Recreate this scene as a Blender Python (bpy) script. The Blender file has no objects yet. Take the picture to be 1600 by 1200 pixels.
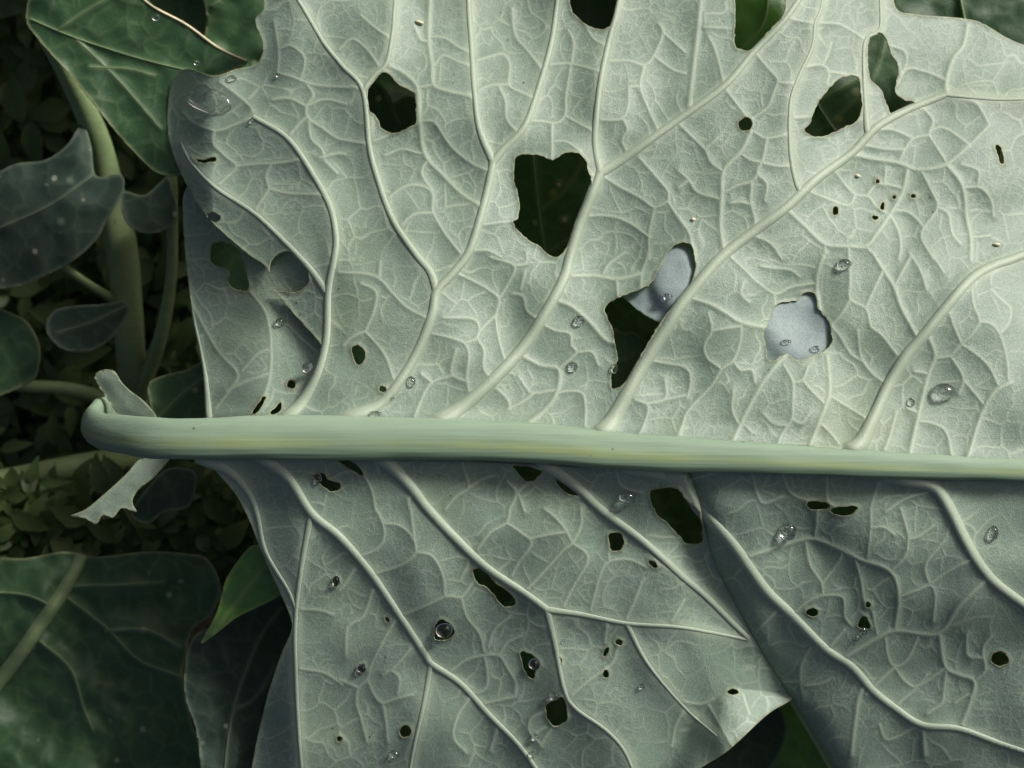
import bpy, bmesh, math, random
import numpy as np
from mathutils import Vector, Matrix

random.seed(7)
rng = np.random.RandomState(11)
SC = bpy.context.scene
COL = SC.collection

# ------------------------------------------------------------------ camera, sky, sun, exposure
S = 0.00025          # metres per photograph pixel on the leaf plane (z = 0)
D = 0.62             # camera height above the leaf plane
cam_d = bpy.data.cameras.new('camera')
cam_d.sensor_width = 36.0
cam_d.lens = 36.0 * D / (1600 * S)
cam_d.clip_start = 0.01
cam_d.clip_end = 500
cam_d.dof.use_dof = True
cam_d.dof.focus_distance = D + 0.008
cam_d.dof.aperture_fstop = 10.0
cam = bpy.data.objects.new('camera', cam_d)
cam.location = (0, 0, D)
COL.objects.link(cam)
SC.camera = cam

TO_SUN = Vector((0.61, 0.60, 0.53)).normalized()
world = bpy.data.worlds.new('World')
SC.world = world
world.use_nodes = True
wn = world.node_tree
sky = wn.nodes.new('ShaderNodeTexSky')
sky.sky_type = 'NISHITA'
sky.sun_disc = False
sky.sun_elevation = math.asin(TO_SUN.z)
sky.sun_rotation = math.atan2(TO_SUN.x, TO_SUN.y)
sky.air_density = 0.32
sky.dust_density = 5.0
sky.ozone_density = 0.1
wn.links.new(sky.outputs[0], wn.nodes['Background'].inputs[0])
wn.nodes['Background'].inputs[1].default_value = 0.085
sun_d = bpy.data.lights.new('sun', 'SUN')
sun_d.energy = 3.05
sun_d.angle = math.radians(13)
sun_d.color = (1.0, 0.985, 0.965)
sun = bpy.data.objects.new('sun', sun_d)
sun.rotation_euler = TO_SUN.to_track_quat('Z', 'Y').to_euler()
sun.location = (1, 1, 2)
COL.objects.link(sun)
SC.view_settings.view_transform = 'Standard'
SC.view_settings.look = 'None'
SC.view_settings.exposure = 0.35
SC.view_settings.gamma = 1.0

# ------------------------------------------------------------------ helpers
def P(px, py, z):
    k = (D - z) / D
    return ((px - 800) * S * k, (600 - py) * S * k, z)

def T(n, *pts):
    """tile coordinates read off the enlarged photograph -> photograph pixels"""
    ox = (0, 530, 1060)[(n - 1) % 3]
    oy = (0, 395, 795)[(n - 1) // 3]
    return [(ox + x * 0.3375, oy + y * 0.3375) for x, y in pts]

_tab = rng.rand(512, 512)
def vnoise(x, y, seed=0):
    x = np.asarray(x, float) + seed * 37.31
    y = np.asarray(y, float) + seed * 91.77
    xi = np.floor(x).astype(int); yi = np.floor(y).astype(int)
    fx = x - xi; fy = y - yi
    fx = fx * fx * fx * (fx * (fx * 6 - 15) + 10)
    fy = fy * fy * fy * (fy * (fy * 6 - 15) + 10)
    a = _tab[yi % 512, xi % 512]; b = _tab[yi % 512, (xi + 1) % 512]
    c = _tab[(yi + 1) % 512, xi % 512]; d = _tab[(yi + 1) % 512, (xi + 1) % 512]
    return (a + (b - a) * fx) * (1 - fy) + (c + (d - c) * fx) * fy - 0.5

def sstep(a, b, x):
    t = np.clip((x - a) / (b - a), 0, 1)
    return t * t * (3 - 2 * t)

def spline(pts, step=5.0, closed=False):
    """Catmull-Rom through the points, resampled about every `step` pixels"""
    p = np.array(pts, float)
    n = len(p)
    out = []
    rngn = n if closed else n - 1
    for i in range(rngn):
        p1 = p[i]; p2 = p[(i + 1) % n]
        p0 = p[i - 1] if (closed or i > 0) else 2 * p1 - p2
        p3 = p[(i + 2) % n] if (closed or i + 2 < n) else 2 * p2 - p1
        L = np.linalg.norm((p2 - p1)[:2])
        k = max(1, int(L / step))
        for j in range(k):
            t = j / k
            out.append(0.5 * ((2 * p1) + (-p0 + p2) * t + (2 * p0 - 5 * p1 + 4 * p2 - p3) * t * t
                              + (-p0 + 3 * p1 - 3 * p2 + p3) * t ** 3))
    if not closed:
        out.append(p[-1])
    return np.array(out)

def ellipse(cx, cy, rx, ry, n=12, rot=0.0, j=0.12):
    o = []
    for i in range(n):
        a = 2 * math.pi * i / n
        k = 1 + random.uniform(-j, j)
        x = math.cos(a) * rx * k; y = math.sin(a) * ry * k
        o.append((cx + x * math.cos(rot) - y * math.sin(rot), cy + x * math.sin(rot) + y * math.cos(rot)))
    return o

class Grid:
    """a height-field lattice over photograph pixels"""
    def __init__(g, xs, ys):
        g.xs = np.array(xs, float); g.ys = np.array(ys, float)
        g.X, g.Y = np.meshgrid(g.xs, g.ys)
    def window(g, x0, y0, x1, y1):
        i0 = np.searchsorted(g.xs, x0); i1 = np.searchsorted(g.xs, x1)
        j0 = np.searchsorted(g.ys, y0); j1 = np.searchsorted(g.ys, y1)
        return slice(j0, j1), slice(i0, i1)
    def seg_dist(g, F, poly, r, closed=False, near=None, wid=None, W=None):
        """lower F (distance) around every segment of poly; near = (NX, NY) keeps the nearest points"""
        n = len(poly)
        for i in range(n if closed else n - 1):
            a = poly[i]; b = poly[(i + 1) % n]
            w = g.window(min(a[0], b[0]) - r, min(a[1], b[1]) - r, max(a[0], b[0]) + r, max(a[1], b[1]) + r)
            X = g.X[w]; Y = g.Y[w]
            if X.size == 0: continue
            dx = b[0] - a[0]; dy = b[1] - a[1]
            t = np.clip(((X - a[0]) * dx + (Y - a[1]) * dy) / (dx * dx + dy * dy + 1e-9), 0, 1)
            qx = a[0] + t * dx; qy = a[1] + t * dy
            d = np.hypot(X - qx, Y - qy)
            m = d < F[w]
            F[w][m] = d[m]
            if near is not None:
                near[0][w][m] = qx[m]; near[1][w][m] = qy[m]
            if W is not None:
                W[w][m] = wid
    def inside(g, poly):
        p = np.array(poly)
        I = np.zeros(g.X.shape, bool)
        w = g.window(p[:, 0].min() - 1, p[:, 1].min() - 1, p[:, 0].max() + 1, p[:, 1].max() + 1)
        X = g.X[w]; Y = g.Y[w]
        r = np.zeros(X.shape, bool)
        n = len(p)
        for i in range(n):
            ax, ay = p[i]; bx, by = p[(i + 1) % n]
            if ay == by: continue
            c = (ay > Y) != (by > Y)
            r ^= c & (X < (bx - ax) * (Y - ay) / (by - ay) + ax)
        I[w] = r
        return I
    def sample(g, F, x, y):
        x = np.clip(x, g.xs[0], g.xs[-1] - 1e-6); y = np.clip(y, g.ys[0], g.ys[-1] - 1e-6)
        i = np.clip(np.searchsorted(g.xs, x, 'right') - 1, 0, len(g.xs) - 2)
        j = np.clip(np.searchsorted(g.ys, y, 'right') - 1, 0, len(g.ys) - 2)
        fx = (x - g.xs[i]) / (g.xs[i + 1] - g.xs[i]); fy = (y - g.ys[j]) / (g.ys[j + 1] - g.ys[j])
        return (F[j, i] * (1 - fx) + F[j, i + 1] * fx) * (1 - fy) + (F[j + 1, i] * (1 - fx) + F[j + 1, i + 1] * fx) * fy

def link(o, parent=None):
    COL.objects.link(o)
    if parent is not None:
        o.parent = parent
        o.matrix_parent_inverse = Matrix.Translation(-parent.location)
    return o

def mesh_obj(name, V, quads, mat, parent=None, tris=None, attrs=None, smooth=True):
    me = bpy.data.meshes.new(name)
    V = np.asarray(V, np.float32)
    quads = np.asarray(quads, np.int32).reshape(-1, 4)
    tris = np.asarray(tris if tris is not None else [], np.int32).reshape(-1, 3)
    nl = quads.size + tris.size
    me.vertices.add(len(V)); me.vertices.foreach_set('co', V.ravel())
    me.loops.add(nl)
    me.loops.foreach_set('vertex_index', np.concatenate([quads.ravel(), tris.ravel()]).astype(np.int32))
    npoly = len(quads) + len(tris)
    me.polygons.add(npoly)
    st = np.concatenate([np.arange(len(quads)) * 4, quads.size + np.arange(len(tris)) * 3]).astype(np.int32)
    me.polygons.foreach_set('loop_start', st)
    me.polygons.foreach_set('use_smooth', np.full(npoly, smooth))
    for k, v in (attrs or {}).items():
        a = me.attributes.new(k, 'FLOAT', 'POINT')
        a.data.foreach_set('value', np.asarray(v, np.float32))
    me.update(calc_edges=True)
    me.validate()
    me.materials.append(mat)
    return link(bpy.data.objects.new(name, me), parent)

def tag(o, label=None, cat=None, group=None, kind=None):
    if label: o['label'] = label
    if cat: o['category'] = cat
    if group: o['group'] = group
    if kind: o['kind'] = kind
    return o

def empty(name, loc):
    o = bpy.data.objects.new(name, None)
    o.empty_display_size = 0.01
    o.location = loc
    COL.objects.link(o)
    return o

def blade(name, g, Z, outline, holes, mat, parent, vein=None, thick=0.0008, snap_r=60, hard=None):
    """cut the height field Z along a smooth outline and holes, give it a rim of real thickness"""
    out = spline(outline, 5, True)
    hs = [spline(h, 3, True) for h in holes]
    for h in hs:                                     # chewed, slightly ragged
        h += np.stack([2.6 * vnoise(h[:, 0] / 5, h[:, 1] / 5, 31), 2.6 * vnoise(h[:, 0] / 5, h[:, 1] / 5, 33)], 1)
    F = np.full(g.X.shape, 1e3); NX = g.X.copy(); NY = g.Y.copy()
    I = g.inside(out)
    g.seg_dist(F, out, snap_r, True, (NX, NY))
    for h in hs:
        I &= ~g.inside(h)
        g.seg_dist(F, h, 14, True, (NX, NY))
    q = I[:-1, :-1] | I[1:, :-1] | I[:-1, 1:] | I[1:, 1:]
    used = np.zeros(I.shape, bool)
    used[:-1, :-1] |= q; used[1:, :-1] |= q; used[:-1, 1:] |= q; used[1:, 1:] |= q
    X = np.where(I, g.X, NX); Y = np.where(I, g.Y, NY)
    idx = -np.ones(I.shape, int)
    n = used.sum()
    idx[used] = np.arange(n)
    jj, ii = np.nonzero(q)
    Q = np.stack([idx[jj, ii], idx[jj + 1, ii], idx[jj + 1, ii + 1], idx[jj, ii + 1]], 1)
    ux = X[used]; uy = Y[used]
    uz = g.sample(Z, ux, uy)
    edge = np.where(I, F, 0)[used]
    uz = uz + 0.00035 * np.exp(-(edge / 4.0) ** 2)          # thickened lip
    k = (D - uz) / D
    V = np.stack([(ux - 800) * S * k, (600 - uy) * S * k, uz], 1)
    vv = g.sample(vein, ux, uy) if vein is not None else np.zeros(n)
    rim = np.exp(-(edge / 3.5) ** 2)
    # rim: edges used by a single quad, turned down
    E = np.concatenate([Q[:, [0, 1]], Q[:, [1, 2]], Q[:, [2, 3]], Q[:, [3, 0]]])
    key = np.minimum(E[:, 0], E[:, 1]).astype(np.int64) * (n + 1) + np.maximum(E[:, 0], E[:, 1])
    _, inv, cnt = np.unique(key, return_inverse=True, return_counts=True)
    B = E[cnt[inv] == 1]
    bv = np.unique(B)
    mp = -np.ones(n, int); mp[bv] = n + np.arange(len(bv))
    V2 = V[bv] - np.array([0, 0, thick])
    R = np.stack([B[:, 1], B[:, 0], mp[B[:, 0]], mp[B[:, 1]]], 1)
    V = np.concatenate([V, V2]); Q = np.concatenate([Q, R])
    vv = np.concatenate([vv, vv[bv]]); rim = np.concatenate([rim, np.ones(len(bv))])
    return mesh_obj(name, V, Q, mat, parent, attrs={'vein': vv, 'rim': rim})

def ridge(name, pts, zf, w0, w1, parent, mat, hr=0.75, flare=0.0, n=11, step=6, lift=0.0):
    """a vein standing proud of the leaf: rounded strip swept along the traced path"""
    c = spline(pts, step)
    d = np.gradient(c, axis=0); d /= np.linalg.norm(d, axis=1)[:, None] + 1e-9
    nrm = np.stack([-d[:, 1], d[:, 0]], 1)
    s = np.concatenate([[0], np.cumsum(np.linalg.norm(np.diff(c, axis=0), axis=1))])
    w = w0 + (w1 - w0) * (s / s[-1]) + flare * 1.4 * np.exp(-(s / 62.0) ** 2)
    w = w * (1 + 0.06 * vnoise(s / 23.0, s * 0, 3))
    h = w * hr * S * np.where(flare > 0, 1 - 0.3 * np.exp(-(s / 60.0) ** 2), 1.0)
    if flare > 2: h = h * (0.45 + 0.55 * sstep(0, 40, s))
    t = np.linspace(-1, 1, n)
    V = []
    zc = zf(c[:, 0], c[:, 1])
    for k in range(n):
        q = c + nrm * (t[k] * w)[:, None]
        prof = np.cos(t[k] * math.pi / 2) ** 0.85 if abs(t[k]) < 1 else 0
        z = 0.5 * zf(q[:, 0], q[:, 1]) + 0.5 * zc if abs(t[k]) < 0.95 else zf(q[:, 0], q[:, 1])
        z = z + h * prof - 0.0005 * (abs(t[k]) ** 6) + lift
        kk = (D - z) / D
        V.append(np.stack([(q[:, 0] - 800) * S * kk, (600 - q[:, 1]) * S * kk, z], 1))
    V = np.stack(V, 1)
    m = len(c)
    ids = np.arange(m * n).reshape(m, n)
    Q = np.stack([ids[:-1, :-1], ids[1:, :-1], ids[1:, 1:], ids[:-1, 1:]], -1).reshape(-1, 4)
    across = np.tile(1 - np.abs(t), (m, 1)).ravel()
    return mesh_obj(name, V.reshape(-1, 3), Q, mat, parent,
                    attrs={'vein': 0.4 + 0.6 * across ** 0.6, 'rim': np.zeros(m * n), 'across': across})

def tube(name, path, mat, parent=None, n=16, squash=1.0, step=8, ends=True, rough=0.0):
    """path of (px, py, z, radius in px)"""
    c = spline(path, step)
    pos = np.array([P(a[0], a[1], a[2]) for a in c]); r = c[:, 3] * S
    d = np.gradient(pos, axis=0); d /= np.linalg.norm(d, axis=1)[:, None] + 1e-12
    ref = np.array([0.05, 0.1, 1.0]); 
    u = np.cross(d, ref); u /= np.linalg.norm(u, axis=1)[:, None] + 1e-12
    for i in range(1, len(u)):                      # parallel transport
        v = u[i - 1] - d[i] * np.dot(u[i - 1], d[i])
        u[i] = v / np.linalg.norm(v)
    v = np.cross(u, d)
    a = np.arange(n) / n * 2 * math.pi
    if rough: 
        sl = np.cumsum(np.r_[0, np.linalg.norm(np.diff(pos, axis=0), axis=1)])[:, None] / S
        rr = 1 + rough * (vnoise(sl / 60, np.cos(a)[None] * 1.2 + 9, 41) + 0.5 * vnoise(sl / 160, np.sin(a)[None] * 6 + np.cos(a)[None] * 7, 43))
    else: rr = np.ones((len(c), n))
    V = pos[:, None] + (r[:, None] * rr)[:, :, None] * (np.cos(a)[None, :, None] * u[:, None] + squash * np.sin(a)[None, :, None] * v[:, None])
    m = len(c)
    ids = np.arange(m * n).reshape(m, n); nx = np.roll(ids, -1, 1)
    Q = np.stack([ids[:-1], nx[:-1], nx[1:], ids[1:]], -1).reshape(-1, 4)
    V = V.reshape(-1, 3)
    tr = []
    if ends:
        V = np.concatenate([V, pos[:1], pos[-1:]])
        for k in range(n):
            tr.append((m * n, ids[0, (k + 1) % n], ids[0, k])); tr.append((m * n + 1, ids[-1, k], ids[-1, (k + 1) % n]))
    side = np.tile(np.cos(a), m)
    if ends: side = np.concatenate([side, [0, 0]])
    return mesh_obj(name, V, Q, mat, parent, tris=tr, attrs={'side': side})

# ------------------------------------------------------------------ materials
def new_mat(name):
    m = bpy.data.materials.new(name); m.use_nodes = True
    nt = m.node_tree
    return m, nt, nt.nodes['Principled BSDF'], nt.links

def N(nt, t, **kw):
    n = nt.nodes.new(t)
    for k, v in kw.items(): setattr(n, k, v)
    return n

def mixc(nt, fac, a, b):
    n = N(nt, 'ShaderNodeMix', data_type='RGBA')
    for sock, v in ((0, fac), (6, a), (7, b)):
        if isinstance(v, bpy.types.NodeSocket): nt.links.new(v, n.inputs[sock])
        else: n.inputs[sock].default_value = v if sock == 0 else (*v, 1)
    return n.outputs[2]

def noise(nt, scale, detail=4, rough=0.55, vec=None, dist=0.0):
    n = N(nt, 'ShaderNodeTexNoise')
    n.inputs['Scale'].default_value = scale; n.inputs['Detail'].default_value = detail
    n.inputs['Roughness'].default_value = rough; n.inputs['Distortion'].default_value = dist
    if vec is not None: nt.links.new(vec, n.inputs['Vector'])
    return n.outputs[0]

def ramp(nt, src, lo, hi, a=0.0, b=1.0):
    n = N(nt, 'ShaderNodeMapRange')
    for i, v in enumerate((lo, hi, a, b)): n.inputs[i + 1].default_value = v
    nt.links.new(src, n.inputs[0])
    return n.outputs[0]

def leaf_mat(name, base, base2, vein, rim, rough=0.5, spec=0.35, trans=0.12, grain=0.25, coat=0.0, speck=None, tcol=None, worn=False):
    m, nt, bs, L = new_mat(name)
    co = N(nt, 'ShaderNodeTexCoord').outputs['Object']
    big = ramp(nt, noise(nt, 28, 4, 0.6, co), 0.35, 0.65)
    c = mixc(nt, big, base, base2)
    fine = ramp(nt, noise(nt, 1300, 2, 0.7, co), 0.38, 0.62, 0.0, 0.6)
    c = mixc(nt, fine, c, tuple(x * 0.70 for x in base))
    if worn:      # yellowed patches, sparse frass specks
        c = mixc(nt, ramp(nt, noise(nt, 11, 5, 0.6, co), 0.54, 0.72, 0, 0.45), c, (0.25, 0.32, 0.17))
        v = N(nt, 'ShaderNodeTexVoronoi'); v.inputs['Scale'].default_value = 130; L.new(co, v.inputs['Vector'])
        k = N(nt, 'ShaderNodeMath', operation='MULTIPLY')
        L.new(ramp(nt, v.outputs['Distance'], 0.09, 0.05), k.inputs[0]); L.new(ramp(nt, noise(nt, 14, 2, 0.5, co), 0.56, 0.62), k.inputs[1])
        c = mixc(nt, k.outputs[0], c, (0.06, 0.055, 0.03))
    av = N(nt, 'ShaderNodeAttribute', attribute_name='vein').outputs['Fac']
    c = mixc(nt, av, c, vein)
    ar = N(nt, 'ShaderNodeAttribute', attribute_name='rim').outputs['Fac']
    rc = mixc(nt, ramp(nt, noise(nt, 130, 3, 0.6, co), 0.45, 0.6), rim, (0.17, 0.14, 0.06)) if worn else rim
    c = mixc(nt, ramp(nt, ar, 0.1, 1.0, 0, 0.65), c, rc)
    if speck:
        v = N(nt, 'ShaderNodeTexVoronoi'); v.inputs['Scale'].default_value = 95; L.new(co, v.inputs['Vector'])
        vr = N(nt, 'ShaderNodeTexNoise'); vr.inputs['Scale'].default_value = 40; L.new(co, vr.inputs['Vector'])
        k = N(nt, 'ShaderNodeMath', operation='MULTIPLY')
        L.new(ramp(nt, v.outputs['Distance'], 0.16, 0.10), k.inputs[0]); L.new(ramp(nt, vr.outputs[0], 0.52, 0.58), k.inputs[1])
        c = mixc(nt, k.outputs[0], c, speck)
    L.new(c, bs.inputs['Base Color'])
    bs.inputs['Roughness'].default_value = rough
    bs.inputs['Specular IOR Level'].default_value = spec
    bs.inputs['Coat Weight'].default_value = coat
    bs.inputs['Coat Roughness'].default_value = 0.25
    b1 = N(nt, 'ShaderNodeBump'); b1.inputs['Strength'].default_value = min(1, grain * 2.2); b1.inputs['Distance'].default_value = 0.0004
    L.new(noise(nt, 1500, 3, 0.65, co), b1.inputs['Height'])
    b2 = N(nt, 'ShaderNodeBump'); b2.inputs['Strength'].default_value = grain * 0.5; b2.inputs['Distance'].default_value = 0.0007
    L.new(noise(nt, 320, 4, 0.6, co, 0.6), b2.inputs['Height'])
    L.new(b2.outputs[0], b1.inputs['Normal'])
    L.new(b1.outputs[0], bs.inputs['Normal'])
    if trans > 0:
        tr = N(nt, 'ShaderNodeBsdfTranslucent')
        tr.inputs[0].default_value = (*(tcol or (0.16, 0.30, 0.07)), 1)
        mx = N(nt, 'ShaderNodeMixShader'); mx.inputs[0].default_value = trans
        L.new(bs.outputs[0], mx.inputs[1]); L.new(tr.outputs[0], mx.inputs[2])
        L.new(mx.outputs[0], nt.nodes['Material Output'].inputs[0])
    return m

M = {}
M['under'] = leaf_mat('leaf_underside', (0.215, 0.30, 0.225), (0.27, 0.36, 0.285), (0.40, 0.485, 0.355), (0.33, 0.38, 0.20), 0.45, 0.5, 0.18, 0.26, tcol=(0.24, 0.38, 0.13), worn=True)
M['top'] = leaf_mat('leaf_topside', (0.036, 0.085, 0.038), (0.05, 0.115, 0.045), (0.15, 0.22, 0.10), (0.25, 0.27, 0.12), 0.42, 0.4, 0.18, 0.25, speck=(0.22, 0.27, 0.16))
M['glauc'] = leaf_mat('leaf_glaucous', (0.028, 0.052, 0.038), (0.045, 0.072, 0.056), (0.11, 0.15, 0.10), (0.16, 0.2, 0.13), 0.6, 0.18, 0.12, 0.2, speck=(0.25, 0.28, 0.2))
M['bluegrey'] = leaf_mat('leaf_bluegrey', (0.225, 0.295, 0.285), (0.28, 0.35, 0.34), (0.30, 0.37, 0.355), (0.08, 0.15, 0.05), 0.6, 0.35, 0.05, 0.15)
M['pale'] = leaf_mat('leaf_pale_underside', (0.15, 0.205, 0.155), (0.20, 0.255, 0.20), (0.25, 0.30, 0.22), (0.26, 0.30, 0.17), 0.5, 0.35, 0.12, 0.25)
M['bright'] = leaf_mat('leaf_bright_green', (0.085, 0.22, 0.045), (0.12, 0.28, 0.06), (0.20, 0.30, 0.10), (0.24, 0.30, 0.08), 0.28, 0.5, 0.2, 0.15)
M['weed'] = leaf_mat('weed_green', (0.045, 0.085, 0.025), (0.085, 0.12, 0.03), (0.12, 0.18, 0.06), (0.12, 0.18, 0.06), 0.5, 0.3, 0.2, 0.1)

def stem_mat(name, a, b, streak, rough=0.42, stripe=None):
    m, nt, bs, L = new_mat(name)
    co = N(nt, 'ShaderNodeTexCoord').outputs['Object']
    mp = N(nt, 'ShaderNodeMapping'); L.new(co, mp.inputs[0]); mp.inputs['Scale'].default_value = (9, 420, 160)
    c = mixc(nt, ramp(nt, noise(nt, 1.0, 4, 0.6, mp.outputs[0]), 0.25, 0.8), a, b)
    st = ramp(nt, noise(nt, 45, 5, 0.65, co), 0.58, 0.75, 0, 0.35)
    c = mixc(nt, st, c, streak)
    sp = N(nt, 'ShaderNodeTexVoronoi'); sp.inputs['Scale'].default_value = 90; L.new(co, sp.inputs['Vector'])
    c = mixc(nt, ramp(nt, sp.outputs['Distance'], 0.07, 0.04, 0, 0.8), c, (0.07, 0.06, 0.03))
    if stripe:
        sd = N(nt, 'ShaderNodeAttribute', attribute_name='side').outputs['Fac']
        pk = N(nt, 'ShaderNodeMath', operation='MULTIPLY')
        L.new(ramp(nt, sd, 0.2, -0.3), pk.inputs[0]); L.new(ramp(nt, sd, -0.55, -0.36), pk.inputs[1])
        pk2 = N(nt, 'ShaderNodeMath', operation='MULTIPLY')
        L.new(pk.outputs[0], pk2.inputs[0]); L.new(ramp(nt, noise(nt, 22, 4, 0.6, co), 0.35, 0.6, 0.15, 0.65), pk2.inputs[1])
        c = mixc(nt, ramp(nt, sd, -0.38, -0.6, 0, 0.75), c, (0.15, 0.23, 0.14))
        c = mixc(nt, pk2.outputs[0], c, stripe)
    L.new(c, bs.inputs['Base Color'])
    bs.inputs['Roughness'].default_value = 0.55
    bs.inputs['Specular IOR Level'].default_value = 0.3
    bs.inputs['Subsurface Weight'].default_value = 0.15
    bs.inputs['Subsurface Radius'].default_value = (0.3, 0.5, 0.15)
    bs.inputs['Subsurface Scale'].default_value = 0.004
    b = N(nt, 'ShaderNodeBump'); b.inputs['Strength'].default_value = 0.3; b.inputs['Distance'].default_value = 0.0006
    L.new(noise(nt, 1.6, 4, 0.6, mp.outputs[0]), b.inputs['Height']); L.new(b.outputs[0], bs.inputs['Normal'])
    return m
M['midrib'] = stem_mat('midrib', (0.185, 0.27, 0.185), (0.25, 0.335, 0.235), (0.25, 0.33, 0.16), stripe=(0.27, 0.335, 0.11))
M['stem'] = stem_mat('stem', (0.16, 0.23, 0.10), (0.22, 0.29, 0.14), (0.20, 0.25, 0.10))

m, nt, bs, L = new_mat('water')
bs.inputs['Base Color'].default_value = (1, 1, 1, 1); bs.inputs['Roughness'].default_value = 0.0
bs.inputs['IOR'].default_value = 1.37; bs.inputs['Transmission Weight'].default_value = 1.0
M['water'] = m
m, nt, bs, L = new_mat('soil')
co = N(nt, 'ShaderNodeTexCoord').outputs['Object']
L.new(mixc(nt, noise(nt, 60, 6, 0.7, co), (0.014, 0.010, 0.008), (0.034, 0.025, 0.018)), bs.inputs['Base Color'])
bs.inputs['Roughness'].default_value = 0.9
b = N(nt, 'ShaderNodeBump'); b.inputs['Strength'].default_value = 0.8; b.inputs['Distance'].default_value = 0.01
L.new(noise(nt, 140, 6, 0.7, co), b.inputs['Height']); L.new(b.outputs[0], bs.inputs['Normal'])
M['soil'] = m
m, nt, bs, L = new_mat('egg_cream')
bs.inputs['Base Color'].default_value = (0.62, 0.55, 0.34, 1); bs.inputs['Roughness'].default_value = 0.5
M['cream'] = m

# ------------------------------------------------------------------ ground
GZ = -0.30
gx = np.unique(np.concatenate([np.linspace(-0.6, 0.6, 121), np.sign(np.linspace(-1, 1, 41)) * (0.6 + 80 * np.abs(np.linspace(-1, 1, 41)) ** 3)]))
GX, GY = np.meshgrid(gx, gx)
amp = np.where(np.maximum(abs(GX), abs(GY)) < 3, 1, 1)
GZZ = GZ + 0.03 * vnoise(GX * 9, GY * 9, 1) + 0.014 * vnoise(GX * 38, GY * 38, 2)
ids = np.arange(GX.size).reshape(GX.shape)
gq = np.stack([ids[:-1, :-1], ids[:-1, 1:], ids[1:, 1:], ids[1:, :-1]], -1).reshape(-1, 4)
ground = mesh_obj('ground', np.stack([GX, GY, GZZ], -1).reshape(-1, 3), gq, M['soil'])
tag(ground, 'dark bare garden soil under the plants', 'soil', kind='structure')

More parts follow.
